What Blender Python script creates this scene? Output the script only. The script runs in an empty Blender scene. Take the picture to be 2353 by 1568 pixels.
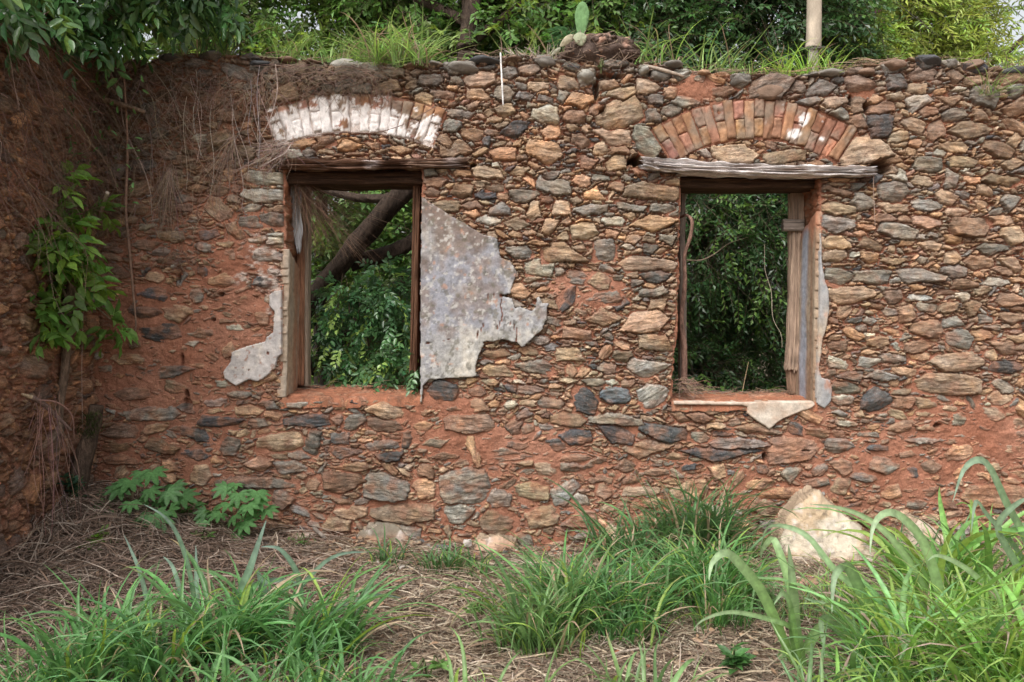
import bpy, math, random
import numpy as np
from mathutils import Vector
rng = np.random.default_rng(7)
random.seed(7)
C = bpy.context.scene.collection
sc = bpy.context.scene

# ---------------------------------------------------------------- camera, sky, sun, exposure
CAMZ, CAMD, S = 1.64, 6.0, 0.003122          # eye height, distance to wall face, metres per photo unit at the wall face
PCX, PCY = 1176.5, 720.0
cam_d = bpy.data.cameras.new('camera'); cam = bpy.data.objects.new('camera', cam_d); C.objects.link(cam)
cam.location = (0, -CAMD, CAMZ); cam.rotation_euler = (math.radians(90), 0, 0)
cam_d.sensor_width = 36; cam_d.lens = 36*CAMD/(2353*S); cam_d.shift_y = -(784-PCY)/2353
cam_d.clip_end = 3000
sc.camera = cam
SUN_EL, SUN_ROT = math.radians(50), math.radians(206)
w = bpy.data.worlds.new("World"); sc.world = w; w.use_nodes = True
nt = w.node_tree; bg = nt.nodes['Background']
sky = nt.nodes.new('ShaderNodeTexSky'); sky.sky_type = 'NISHITA'; sky.sun_disc = False
sky.sun_elevation = SUN_EL; sky.sun_rotation = SUN_ROT; sky.dust_density = 6; sky.air_density = 1.5
hs = nt.nodes.new('ShaderNodeHueSaturation'); hs.inputs['Saturation'].default_value = 0.22
nt.links.new(sky.outputs[0], hs.inputs['Color']); nt.links.new(hs.outputs[0], bg.inputs['Color'])
bg.inputs['Strength'].default_value = 0.15
sl = bpy.data.lights.new('sun', 'SUN'); sl.energy = 0.8; sl.angle = math.radians(30); sl.color = (1, 0.97, 0.92)
so = bpy.data.objects.new('sun', sl); C.objects.link(so)
so.rotation_euler = (math.radians(40), 0, math.radians(-26))
sc.view_settings.view_transform = 'Standard'; sc.view_settings.look = 'None'
sc.view_settings.exposure = 0.68; sc.view_settings.gamma = 1
sc.cycles.max_bounces = 6; sc.cycles.diffuse_bounces = 3; sc.cycles.transmission_bounces = 3; sc.cycles.glossy_bounces = 2

def PX(px, Y=0.0): return (px-PCX)*S*(CAMD+Y)/CAMD
def PZ(py, Y=0.0): return CAMZ-(py-PCY)*S*(CAMD+Y)/CAMD
def P(px, py, Y=0.0): return np.array([PX(px, Y), Y, PZ(py, Y)])

# ---------------------------------------------------------------- helpers
def noise2(x, y, seed=0):
    """smooth value noise, about -1..1"""
    x = np.asarray(x, float); y = np.asarray(y, float)
    r = np.random.default_rng(seed+1000).random((256, 256))*2-1
    xi = np.floor(x).astype(int); yi = np.floor(y).astype(int)
    fx = x-xi; fy = y-yi; fx = fx*fx*(3-2*fx); fy = fy*fy*(3-2*fy)
    a = r[yi & 255, xi & 255]; b = r[yi & 255, (xi+1) & 255]
    c = r[(yi+1) & 255, xi & 255]; d = r[(yi+1) & 255, (xi+1) & 255]
    return (a*(1-fx)+b*fx)*(1-fy)+(c*(1-fx)+d*fx)*fy
def fbm(x, y, seed=0, octv=4):
    t = 0; a = 1; s = 0
    for k in range(octv):
        t = t+a*noise2(x*2**k+17*k, y*2**k+9*k, seed+k); s += a; a *= .5
    return t/s
def norm(v): return v/np.maximum(np.linalg.norm(v, axis=-1, keepdims=True), 1e-9)

def mesh(name, V, F, mat, parent=None, col=None, smooth=True, attrs=None):
    V = np.asarray(V, np.float32).reshape(-1, 3); F = np.asarray(F, np.int32)
    me = bpy.data.meshes.new(name); n = F.shape[1]
    me.vertices.add(len(V)); me.vertices.foreach_set('co', V.ravel())
    me.loops.add(F.size); me.loops.foreach_set('vertex_index', F.ravel())
    me.polygons.add(len(F)); me.polygons.foreach_set('loop_start', np.arange(len(F), dtype=np.int32)*n)
    try: me.polygons.foreach_set('loop_total', np.full(len(F), n, np.int32))
    except Exception: pass
    me.polygons.foreach_set('use_smooth', np.full(len(F), smooth))
    if col is not None:
        a = me.attributes.new('Col', 'FLOAT_COLOR', 'POINT')
        c = np.ones((len(V), 4), np.float32); c[:, :3] = col; a.data.foreach_set('color', c.ravel())
    for k, arr in (attrs or {}).items():
        if arr.ndim == 2:
            a = me.attributes.new(k, 'FLOAT_VECTOR', 'POINT'); a.data.foreach_set('vector', arr.astype(np.float32).ravel())
        else:
            a = me.attributes.new(k, 'FLOAT', 'POINT'); a.data.foreach_set('value', arr.astype(np.float32).ravel())
    me.update(); me.validate()
    me.materials.append(mat)
    o = bpy.data.objects.new(name, me); C.objects.link(o)
    if parent is not None: o.parent = parent
    return o
def thing(name, label, cat, loc=(0, 0, 0), group=None):
    o = bpy.data.objects.new(name, None); C.objects.link(o); o.location = tuple(float(v) for v in loc)
    o['label'] = label; o['category'] = cat; o.empty_display_size = .1
    if group: o['group'] = group
    return o
def tag(o, label=None, cat=None, group=None, kind=None):
    if label: o['label'] = label
    if cat: o['category'] = cat
    if group: o['group'] = group
    if kind: o['kind'] = kind
    return o
def place(o, parent):
    """parent a mesh built in world space to a thing without moving it"""
    o.parent = parent; o.location = -parent.location
    return o
class MB:
    def __init__(s): s.V = []; s.F = []; s.C = []; s.n = 0
    def add(s, V, F, col=None):
        V = np.asarray(V, float).reshape(-1, 3); F = np.asarray(F, int)
        if F.shape[1] == 3: F = np.concatenate([F, F[:, 2:3]], 1)
        s.V.append(V); s.F.append(F+s.n); s.n += len(V)
        c = np.ones((len(V), 3)) if col is None else np.broadcast_to(np.asarray(col, float), (len(V), 3))
        s.C.append(c)
    def build(s, name, mat, parent=None, smooth=True, world=True):
        V = np.concatenate(s.V); F = np.concatenate(s.F); Cc = np.concatenate(s.C)
        tri = F[:, 2] == F[:, 3]
        me_ = bpy.data.meshes.new(name)
        nq = (~tri).sum(); ntq = tri.sum()
        loops = np.concatenate([F[~tri].ravel(), F[tri][:, :3].ravel()]).astype(np.int32)
        starts = np.concatenate([np.arange(nq)*4, nq*4+np.arange(ntq)*3]).astype(np.int32)
        me_.vertices.add(len(V)); me_.vertices.foreach_set('co', V.astype(np.float32).ravel())
        me_.loops.add(len(loops)); me_.loops.foreach_set('vertex_index', loops)
        me_.polygons.add(len(starts)); me_.polygons.foreach_set('loop_start', starts)
        me_.polygons.foreach_set('use_smooth', np.full(len(starts), smooth))
        a = me_.attributes.new('Col', 'FLOAT_COLOR', 'POINT')
        c = np.ones((len(V), 4), np.float32); c[:, :3] = Cc; a.data.foreach_set('color', c.ravel())
        me_.update(); me_.validate(); me_.materials.append(mat)
        o = bpy.data.objects.new(name, me_); C.objects.link(o)
        if parent is not None:
            o.parent = parent
            if world: o.location = -parent.location
        return o

def tubes(Pt, R, sides=4):
    """Pt (N,S,3) polylines, R (N,S) radii -> V,F"""
    Pt = np.asarray(Pt, float); N, Sg, _ = Pt.shape; R = np.broadcast_to(R, (N, Sg))
    T = norm(np.gradient(Pt, axis=1))
    ref = np.where(np.abs(T[..., 2:3]) > .9, np.array([1., 0, 0]), np.array([0, 0, 1.]))
    ref = np.broadcast_to(ref[:, :1], T.shape)
    ref = np.where(np.abs((ref*T).sum(-1, keepdims=True)) > .97, np.array([0.3, 1., 0.1]), ref)
    A = norm(np.cross(T, ref)); B = np.cross(T, A)
    ang = np.arange(sides)*2*np.pi/sides
    V = Pt[:, :, None]+R[:, :, None, None]*(np.cos(ang)[:, None]*A[:, :, None]+np.sin(ang)[:, None]*B[:, :, None])
    i = np.arange(N)[:, None, None]*Sg*sides; j = np.arange(Sg-1)[None, :, None]*sides; k = np.arange(sides)[None, None]
    k2 = (k+1) % sides
    F = np.stack(np.broadcast_arrays(i+j+k, i+j+k2, i+j+sides+k2, i+j+sides+k), -1).reshape(-1, 4)
    return V.reshape(-1, 3), F
def smooth_path(pts, n):
    pts = np.asarray(pts, float); m = len(pts); t = np.linspace(0, m-1, n)
    i = np.clip(t.astype(int), 0, m-2); f = (t-i)[:, None]
    p0 = pts[np.maximum(i-1, 0)]; p1 = pts[i]; p2 = pts[i+1]; p3 = pts[np.minimum(i+2, m-1)]
    return .5*((2*p1)+(-p0+p2)*f+(2*p0-5*p1+4*p2-p3)*f*f+(-p0+3*p1-3*p2+p3)*f**3)
def limb(pts, r, n=30, sides=10, rough=.12, seed=0, cap=True):
    """a gnarly trunk or branch through pts with radii r"""
    path = smooth_path(pts, n); rr = np.interp(np.linspace(0, 1, n), np.linspace(0, 1, len(r)), r)
    V, F = tubes(path[None], rr[None], sides)
    V = V.reshape(n, sides, 3); c = path[:, None]
    a = np.arange(sides)[None]/sides*6.28; l = np.arange(n)[:, None]*.25*30/n*max(1, np.linalg.norm(path[-1]-path[0]))
    nz = fbm(np.cos(a)*1.3+l*0.5+seed, np.sin(a)*1.3+l, seed, 3)+.5*noise2(np.cos(a)*4+seed+l*.1, np.sin(a)*4+l*.3, seed+5)
    V = c+(V-c)*(1+rough*nz[..., None])
    V = V.reshape(-1, 3)
    if cap:
        V = np.concatenate([V, path[:1], path[-1:]]); k = np.arange(sides); k2 = (k+1) % sides
        F = np.concatenate([F, np.stack([k2, k, np.full(sides, n*sides), np.full(sides, n*sides)], 1),
                            np.stack([(n-1)*sides+k, (n-1)*sides+k2, np.full(sides, n*sides+1), np.full(sides, n*sides+1)], 1)])
    return V, F

# ---------------------------------------------------------------- materials
def newmat(name):
    m = bpy.data.materials.new(name); m.use_nodes = True
    nt = m.node_tree; b = nt.nodes['Principled BSDF']; b.inputs['Specular IOR Level'].default_value = .25
    return m, nt, b
def N(nt, t, **kw):
    n = nt.nodes.new(t)
    for k, v in kw.items(): setattr(n, k, v)
    return n
def texcoord(nt, scale=(1, 1, 1), attr=None):
    mp = N(nt, 'ShaderNodeMapping'); mp.inputs['Scale'].default_value = scale
    if attr: a = N(nt, 'ShaderNodeAttribute', attribute_name=attr); nt.links.new(a.outputs['Vector'], mp.inputs[0])
    else: a = N(nt, 'ShaderNodeTexCoord'); nt.links.new(a.outputs['Object'], mp.inputs[0])
    return mp
def noisen(nt, vec, scale, detail=4, rough=.6):
    n = N(nt, 'ShaderNodeTexNoise'); n.inputs['Scale'].default_value = scale; n.inputs['Detail'].default_value = detail
    n.inputs['Roughness'].default_value = rough; nt.links.new(vec.outputs[0], n.inputs['Vector']); return n
def maprange(nt, src, a, b, c, d):
    m = N(nt, 'ShaderNodeMapRange'); nt.links.new(src, m.inputs[0])
    for i, v in enumerate((a, b, c, d)): m.inputs[i+1].default_value = v
    return m.outputs[0]
def mixc(nt, f, a, b, mode='MIX'):
    m = N(nt, 'ShaderNodeMix', data_type='RGBA', blend_type=mode)
    for s, v in ((0, f), (6, a), (7, b)):
        if hasattr(v, 'links') or hasattr(v, 'is_linked'): nt.links.new(v, m.inputs[s])
        else: m.inputs[s].default_value = v if s == 0 else (*v, 1)
    return m.outputs[2]
def math_(nt, op, a, b=0.0):
    m = N(nt, 'ShaderNodeMath', operation=op)
    for i, v in enumerate((a, b)):
        if hasattr(v, 'is_linked'): nt.links.new(v, m.inputs[i])
        else: m.inputs[i].default_value = v
    return m.outputs[0]
def bump(nt, b, h, strength=.5, dist=.01):
    n = N(nt, 'ShaderNodeBump'); n.inputs['Strength'].default_value = strength; n.inputs['Distance'].default_value = dist
    nt.links.new(h, n.inputs['Height']); nt.links.new(n.outputs[0], b.inputs['Normal'])
def colattr(nt): return N(nt, 'ShaderNodeAttribute', attribute_name='Col').outputs['Color']

# masonry: per-stone colour times foliation bands along each stone and mineral speckle
M = {}
m, nt, b = newmat('masonry'); M['masonry'] = m
st = texcoord(nt, (1, 1, 1), 'strat'); band = noisen(nt, texcoord(nt, (16, 62, 1), 'strat'), 1.0, 6, .72); band.inputs['Distortion'].default_value = .9
band2 = noisen(nt, texcoord(nt, (22, 45, 1), 'strat'), 1.0, 3, .6)
ob = texcoord(nt); grain = noisen(nt, ob, 260, 2, .7); blot = noisen(nt, ob, 14, 5, .65)
kind = N(nt, 'ShaderNodeAttribute', attribute_name='stone').outputs['Fac']
c = colattr(nt)
f1 = maprange(nt, band.outputs[0], .34, .66, .62, 1.42)
f2 = maprange(nt, band2.outputs[0], .3, .7, .7, 1.35)
f3 = maprange(nt, grain.outputs[0], .3, .7, .52, 1.5)
f4 = maprange(nt, blot.outputs[0], .3, .7, .78, 1.25)
stf = math_(nt, 'MULTIPLY', f1, f2)
stf = math_(nt, 'ADD', math_(nt, 'MULTIPLY', kind, math_(nt, 'SUBTRACT', stf, 1.0)), 1.0)
allf = math_(nt, 'MULTIPLY', stf, math_(nt, 'MULTIPLY', f3, f4))
vm = N(nt, 'ShaderNodeVectorMath', operation='SCALE'); nt.links.new(c, vm.inputs[0]); nt.links.new(allf, vm.inputs['Scale'])
# pale lichen / mica flecks on stones
fl = noisen(nt, ob, 95, 3, .7); flm = math_(nt, 'MULTIPLY', maprange(nt, fl.outputs[0], .60, .68, 0, .6), kind)
liv = noisen(nt, ob, 5, 3, .6); flm = math_(nt, 'MULTIPLY', flm, maprange(nt, liv.outputs[0], .45, .6, .1, 1))
# clay dust film on stones
du = noisen(nt, ob, 22, 4, .7); dum = math_(nt, 'MULTIPLY', maprange(nt, du.outputs[0], .5, .72, 0, .45), kind)
cc = mixc(nt, dum, vm.outputs[0], (.26, .135, .088)); cc = mixc(nt, flm, cc, (.5, .47, .42))
nt.links.new(cc, b.inputs['Base Color']); b.inputs['Roughness'].default_value = .88
h = math_(nt, 'ADD', math_(nt, 'MULTIPLY', band.outputs[0], kind), math_(nt, 'MULTIPLY', grain.outputs[0], .45))
h = math_(nt, 'ADD', h, math_(nt, 'MULTIPLY', noisen(nt, ob, 60, 4, .7).outputs[0], .8))
bump(nt, b, h, .85, .015)

def simple(name, detailscale=40, var=.3, rough=.85, stretch=(1, 1, 1), bumpd=.004, fine=200):
    m, nt, b = newmat(name); ob = texcoord(nt, stretch)
    n1 = noisen(nt, ob, detailscale, 5, .65); n2 = noisen(nt, ob, fine, 3, .6)
    f = math_(nt, 'MULTIPLY', maprange(nt, n1.outputs[0], .3, .7, 1-var, 1+var), maprange(nt, n2.outputs[0], .3, .7, 1-var*.5, 1+var*.5))
    vm = N(nt, 'ShaderNodeVectorMath', operation='SCALE'); nt.links.new(colattr(nt), vm.inputs[0]); nt.links.new(f, vm.inputs['Scale'])
    nt.links.new(vm.outputs[0], b.inputs['Base Color']); b.inputs['Roughness'].default_value = rough
    bump(nt, b, math_(nt, 'ADD', n1.outputs[0], math_(nt, 'MULTIPLY', n2.outputs[0], .4)), .7, bumpd)
    M[name] = m; return m
simple('plaster', 22, .28, .9, (1, 1, 1), .004, 160)
simple('brick', 30, .25, .9, (1, 1, 1), .006, 180)
simple('wood_x', 9, .62, .85, (.7, 17, 17), .03, 30)
simple('wood_z', 9, .4, .85, (14, 14, .7), .012, 30)
simple('bark', 14, .6, .9, (3, 3, 1), .04, 60)
simple('bark_fine', 30, .35, .9, (1, 1, 1), .006, 120)
simple('soil', 14, .35, .95, (1, 1, 1), .02, 90)
simple('rock', 9, .2, .85, (1, 1, 1), .02, 110)
simple('straw', 60, .3, .8, (1, 1, 1), .002, 200)
simple('concrete', 12, .28, .9, (1, 1, .4), .004, 120)
def leafmat(name, transl=.35, rough=.45, spec=.4, scale=60):
    m, nt, b = newmat(name); ob = texcoord(nt)
    n1 = noisen(nt, ob, scale, 2, .6)
    vm = N(nt, 'ShaderNodeVectorMath', operation='SCALE'); nt.links.new(colattr(nt), vm.inputs[0])
    nt.links.new(maprange(nt, n1.outputs[0], .3, .7, .75, 1.25), vm.inputs['Scale'])
    nt.links.new(vm.outputs[0], b.inputs['Base Color']); b.inputs['Roughness'].default_value = rough
    b.inputs['Specular IOR Level'].default_value = spec
    tr = N(nt, 'ShaderNodeBsdfTranslucent'); hs = N(nt, 'ShaderNodeHueSaturation'); hs.inputs['Hue'].default_value = .485
    hs.inputs['Saturation'].default_value = 1.1; hs.inputs['Value'].default_value = 1.5
    nt.links.new(vm.outputs[0], hs.inputs['Color']); nt.links.new(hs.outputs[0], tr.inputs['Color'])
    mx = N(nt, 'ShaderNodeMixShader'); mx.inputs[0].default_value = transl
    nt.links.new(b.outputs[0], mx.inputs[1]); nt.links.new(tr.outputs[0], mx.inputs[2])
    nt.links.new(mx.outputs[0], nt.nodes['Material Output'].inputs[0]); M[name] = m
leafmat('leaf'); leafmat('grass', .4, .4, .45, 25); leafmat('leaf_gloss', .2, .3, .5)
# ---------------------------------------------------------------- rubble sheet generator
# stone colours (albedo)
SC = {'t': (.37, .265, .178), 'o': (.43, .265, .16), 'g': (.24, .212, .178), 'd': (.10, .098, .098), 'b': (.265, .172, .118),
      'w': (.40, .37, .31), 'r': (.32, .185, .13), 'B': (.15, .18, .20)}
def rubble(x0, x1, z0, z1, g, dryf, keys, seed, blocked=None, palette=None, horiz=1.0):
    r = np.random.default_rng(seed)
    xs = np.arange(x0, x1+g/2, g); zs = np.arange(z0, z1+g/2, g); nx, nz = len(xs), len(zs)
    X, Z = np.meshgrid(xs, zs)
    WX = .014*fbm(X*16, Z*16, seed, 3)+.005*fbm(X*60, Z*60, seed+9, 2); WZ = .011*fbm(X*16+50, Z*16, seed+3, 3)+.005*fbm(X*60+9, Z*60, seed+6, 2)
    XW, ZW = X+WX, Z+WZ
    ids = np.zeros((nz, nx), np.int32); occ = np.zeros((nz, nx), bool)
    if blocked is not None: occ |= blocked(X, Z)
    info = [(0, 0, 0, 0, 0, 0)]; cols = [(0, 0, 0)]
    def try_stone(cx, cz, w, h, ang, colr, gap, maxov, blocky=.5):
        gap *= .65
        R = .6*max(w, h)+.03
        i0 = max(int((cx-R-x0)/g), 0); i1 = min(int((cx+R-x0)/g)+2, nx); j0 = max(int((cz-R-z0)/g), 0); j1 = min(int((cz+R-z0)/g)+2, nz)
        if i1-i0 < 2 or j1-j0 < 2: return False
        x = XW[j0:j1, i0:i1]-cx; z = ZW[j0:j1, i0:i1]-cz
        ca, sa = math.cos(ang), math.sin(ang); u = (x*ca+z*sa)/(w/2); v = (-x*sa+z*ca)/(h/2)
        k = r.integers(4, 8); a = (np.arange(k)+r.random(k)*.75)*2*np.pi/k+r.random()*6.28
        # superellipse support -> irregular convex block
        rad = (np.abs(np.cos(a))**5+np.abs(np.sin(a))**5)**(-1/5)*r.uniform(.82, 1.04, k)
        px, pz = np.cos(a)*rad, np.sin(a)*rad
        sd = np.full(x.shape, -9.)
        sc_ = min(w, h)/2
        for q in range(k):
            ax, az = px[q], pz[q]; bx, bz = px[(q+1) % k], pz[(q+1) % k]
            ex, ez = bx-ax, bz-az; L = math.hypot(ex, ez)
            if L < 1e-3: continue
            n_x, n_z = ez/L, -ex/L
            d = (u-ax)*n_x+(v-az)*n_z
            d = d/math.hypot(n_x/(w/2), n_z/(h/2))
            sd = np.maximum(sd, d)
        m = sd < 0; tot = m.sum()
        if tot < 3: return False
        o = occ[j0:j1, i0:i1]; free = m & ~o
        if free.sum() < tot*(1-maxov): return False
        n = len(info); ids[j0:j1, i0:i1][free] = n
        o |= sd < gap
        info.append((cx, cz, ang, w, h, r.random())); cols.append(colr); return True
    def pick():
        ks = 'togdbwr' if palette is None else palette[0]
        pr = (.34, .19, .18, .03, .19, .04, .03) if palette is None else palette[1]
        return ks[r.choice(len(ks), p=pr)]
    def jit(c, hard=.22):
        c = np.array(c); return tuple(np.clip(c*(1+r.normal(0, hard))*(1+r.normal(0, .02, 3)), .02, .8))
    for (cx, cz, w_, h_, a, cc) in keys:
        try_stone(cx, cz, w_*1.15+.006, h_*1.2+.006, a, jit(SC[cc], .14), .0035, .75)
    sizes = [(.25, .13, 400), (.18, .10, 900), (.13, .06, 3000), (.10, .035, 5000), (.075, .03, 8000), (.055, .018, 11000), (.04, .013, 12000), (.028, .012, 9000)]
    area = (x1-x0)*(z1-z0)/28.
    for q, (w_, h_, cnt) in enumerate(sizes):
        fr = np.flatnonzero(~occ)
        if len(fr) == 0: break
        for s_ in fr[r.integers(0, len(fr), int(cnt*area))]:
            j, i = divmod(int(s_), nx)
            if occ[j, i]: continue
            x, z = xs[i], zs[j]
            if q > 2 and r.random() > .8+.2*dryf(x, z): continue
            if q < 3 and r.random() > .35+.65*dryf(x, z): continue
            ww = w_*r.uniform(.75, 1.25); hh = h_*r.uniform(.7, 1.4)
            try_stone(x, z, ww, hh, r.normal(0, .23)*horiz+(0 if r.random() > .2 else r.uniform(-1, 1)), jit(SC[pick()]), .0035, .12 if q < 3 else .38)
    nS = len(info); info = np.array(info); cols = np.array(cols)
    sR = np.zeros((nz, nx), bool); sL = sR.copy(); sU = sR.copy(); sD = sR.copy()
    sR[:, :-1] = ids[:, 1:] == ids[:, :-1]; sL[:, 1:] = sR[:, :-1]; sU[:-1] = ids[1:] == ids[:-1]; sD[1:] = sU[:-1]
    cur = ids > 0; d = cur.astype(float)
    for k in range(9):
        n_ = cur & sR & sL & sU & sD
        nb = n_.copy(); nb[:, :-1] &= cur[:, 1:]; nb[:, 1:] &= cur[:, :-1]; nb[:-1] &= cur[1:]; nb[1:] &= cur[:-1]
        cur = nb; d += cur
    dist = d*g
    size = np.sqrt(info[:, 3]*info[:, 4])
    base = np.clip((r.random(nS)-.35)*.022+size*.10, -.012, .035); gx = r.normal(0, .07, nS); gz = r.normal(.03, .10, nS)
    cx = info[ids, 0]; cz = info[ids, 1]; an = info[ids, 2]
    dx = X-cx; dz = Z-cz
    U = dx*np.cos(an)+dz*np.sin(an); Vv = -dx*np.sin(an)+dz*np.cos(an)
    rs = info[ids, 5]*100
    dry = dryf(X, Z)
    bev = np.clip(.05*np.minimum(info[ids, 3], info[ids, 4])+.005, .005, .012)
    e = np.clip((dist-g*.2)/bev, 0, 1); prof = 1-(1-e)**1.5
    terr = fbm(U*9+rs*3, Vv*34+rs, seed+20, 4)
    step = np.floor((terr*1.6+Vv*18)*1.2)/1.2-(Vv*18)
    rel = base[ids]+gx[ids]*dx+gz[ids]*dz+.007*terr+.004*step
    low = -.014-.020*dry
    un = U/np.maximum(info[ids, 3], .01)*2; vn = Vv/np.maximum(info[ids, 4], .01)*2; msz = np.minimum(info[:, 3], info[:, 4])[ids]
    for q in range(4):
        pa = r.uniform(0, 6.28, nS)[ids]; pc = r.uniform(.05, .75, nS)[ids]; pk = r.uniform(.08, .34, nS)[ids]
        rel = rel-np.clip(un*np.cos(pa)+vn*np.sin(pa)-pc, 0, 2)*pk*msz
    hs = low+(rel-low)*prof
    hs = np.where(ids > 0, hs, -9)
    hm = -.003-.025*dry+.011*fbm(X*9, Z*9, seed+30, 4)*(1+.6*(1-dry))+.006*fbm(X*45, Z*55, seed+33, 4)+np.clip(.6-dry, 0, 1)*.028
    stone = hs > hm
    H = np.maximum(hs, hm)
    edge = np.clip((hs-hm)/.004, 0, 1)
    col = cols[ids]
    # mineral veining colour inside stones
    vein = fbm(U*14+rs, Vv*40+rs*2, seed+40, 3)
    col = col*(1+.25*vein[..., None])
    warm = fbm(U*10+rs*5, Vv*14, seed+44, 3)[..., None]
    dust = np.clip(1.9*fbm(X*13, Z*15, seed+47, 4)+.75*(1-dry)-.27, 0, .75)[..., None]*np.clip(1.3-dry, .35, 1)[..., None]
    col = col*(1-dust)+np.array([.285, .145, .094])*dust
    col = col*(1+warm*np.array([.18, .04, -.12]))
    return dict(xs=xs, zs=zs, X=X, Z=Z, H=H, stone=np.where(stone, edge, 0), col=col, U=U+rs, V=Vv+rs*.37, ids=ids, g=g, dry=dry)

def sheet(name, D, mask, colr, to_world, mat, parent, depth, steps=1, jitter=0.0, edgecol=None, seed=0, attrs=True):
    """mesh of the kept cells of a height field, with a skirt reaching `depth` behind its face"""
    nz, nx = D['H'].shape; cell = mask
    j, i = np.nonzero(cell)
    vid = lambda jj, ii: jj*nx+ii
    F = np.stack([vid(j, i), vid(j, i+1), vid(j+1, i+1), vid(j+1, i)], 1)
    pad = np.zeros((nz+1, nx+1), bool); pad[1:-1, 1:-1] = cell     # cell (j,i) -> pad[j+1,i+1]
    E = []
    jj, ii = np.nonzero(cell & ~pad[:-2, 1:-1]); E.append(np.stack([vid(jj, ii), vid(jj, ii+1)], 1))
    jj, ii = np.nonzero(cell & ~pad[2:, 1:-1]); E.append(np.stack([vid(jj+1, ii+1), vid(jj+1, ii)], 1))
    jj, ii = np.nonzero(cell & ~pad[1:-1, :-2]); E.append(np.stack([vid(jj+1, ii), vid(jj, ii)], 1))
    jj, ii = np.nonzero(cell & ~pad[1:-1, 2:]); E.append(np.stack([vid(jj, ii+1), vid(jj+1, ii+1)], 1))
    E = np.concatenate(E)
    used = np.unique(F); mp = np.full(nz*nx, -1); mp[used] = np.arange(len(used))
    X = D['X'].ravel()[used]; Z = D['Z'].ravel()[used]; H = D['H'].ravel()[used]
    col = colr.reshape(-1, 3)[used]; stone = D['stone'].ravel()[used] if attrs else None
    st = np.stack([D['U'].ravel()[used], D['V'].ravel()[used], 0*X], 1) if attrs else None
    Vs = [np.stack([X, Z, H], 1)]; Cs = [col]; Ss = [stone]; Ts = [st]
    F = mp[F]; Fs = [F]
    bv = np.unique(E); bi = mp[bv]; n0 = len(used); bm = np.full(len(used), -1)
    prev = bi; Ee = mp[E]
    back = np.zeros(len(used), int); back[bi] = np.arange(len(bi))
    cur_idx = lambda e, s: (e if s == 0 else n0+(s-1)*len(bi)+back[e])
    for s in range(1, steps+1):
        dd = depth*s/steps
        xx, zz = X[bi].copy(), Z[bi].copy()
        if jitter:
            xx += jitter*noise2(Z[bi]*14+s*3.1, dd*16+X[bi]*14, seed+71)
            zz += jitter*noise2(X[bi]*14+s*5.3, dd*16+9, seed+72)
        hh = np.minimum(H[bi], .03)*0-dd if steps > 1 else H[bi]-dd
        Vs.append(np.stack([xx, zz, hh], 1))
        cc = col[bi] if edgecol is None else np.broadcast_to(edgecol(X[bi], Z[bi], dd), (len(bi), 3))
        Cs.append(cc)
        if attrs: Ss.append(stone[bi]*.5); Ts.append(st[bi]+np.array([dd, 0, 0]))
        a, b_ = Ee[:, 0], Ee[:, 1]
        Fs.append(np.stack([cur_idx(b_, s-1), cur_idx(a, s-1), cur_idx(a, s), cur_idx(b_, s)], 1))
    V = np.concatenate(Vs); V = to_world(V[:, 0], V[:, 1], V[:, 2])
    at = dict(stone=np.concatenate(Ss), strat=np.concatenate(Ts)) if attrs else None
    return mesh(name, V, np.concatenate(Fs), mat, parent, np.clip(np.concatenate(Cs), .008, .85), True, at)

def blob(X, Z, cx, cz, rx, rz, soft=.35, wob=.35, seed=0):
    d = np.sqrt(((X-cx)/rx)**2+((Z-cz)/rz)**2)+wob*fbm(X*7, Z*7, seed+80, 4)
    return np.clip((1-d)/soft+.5, 0, 1)
def polysd(X, Z, pts):
    """signed distance to polygon (negative inside)"""
    pts = np.asarray(pts, float); d = np.full(X.shape, 1e9); inside = np.zeros(X.shape, bool)
    for q in range(len(pts)):
        a = pts[q]; b = pts[(q+1) % len(pts)]; e = b-a; L2 = (e**2).sum()+1e-12
        t = np.clip(((X-a[0])*e[0]+(Z-a[1])*e[1])/L2, 0, 1)
        d = np.minimum(d, (X-a[0]-t*e[0])**2+(Z-a[1]-t*e[1])**2)
        cond = (a[1] > Z) != (b[1] > Z)
        with np.errstate(divide='ignore', invalid='ignore'):
            xi = (b[0]-a[0])*(Z-a[1])/(b[1]-a[1]+1e-15)+a[0]
        inside ^= cond & (X < xi)
    d = np.sqrt(d); return np.where(inside, -d, d)
def PP(pts): return [(PX(x), PZ(y)) for x, y in pts]

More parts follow.
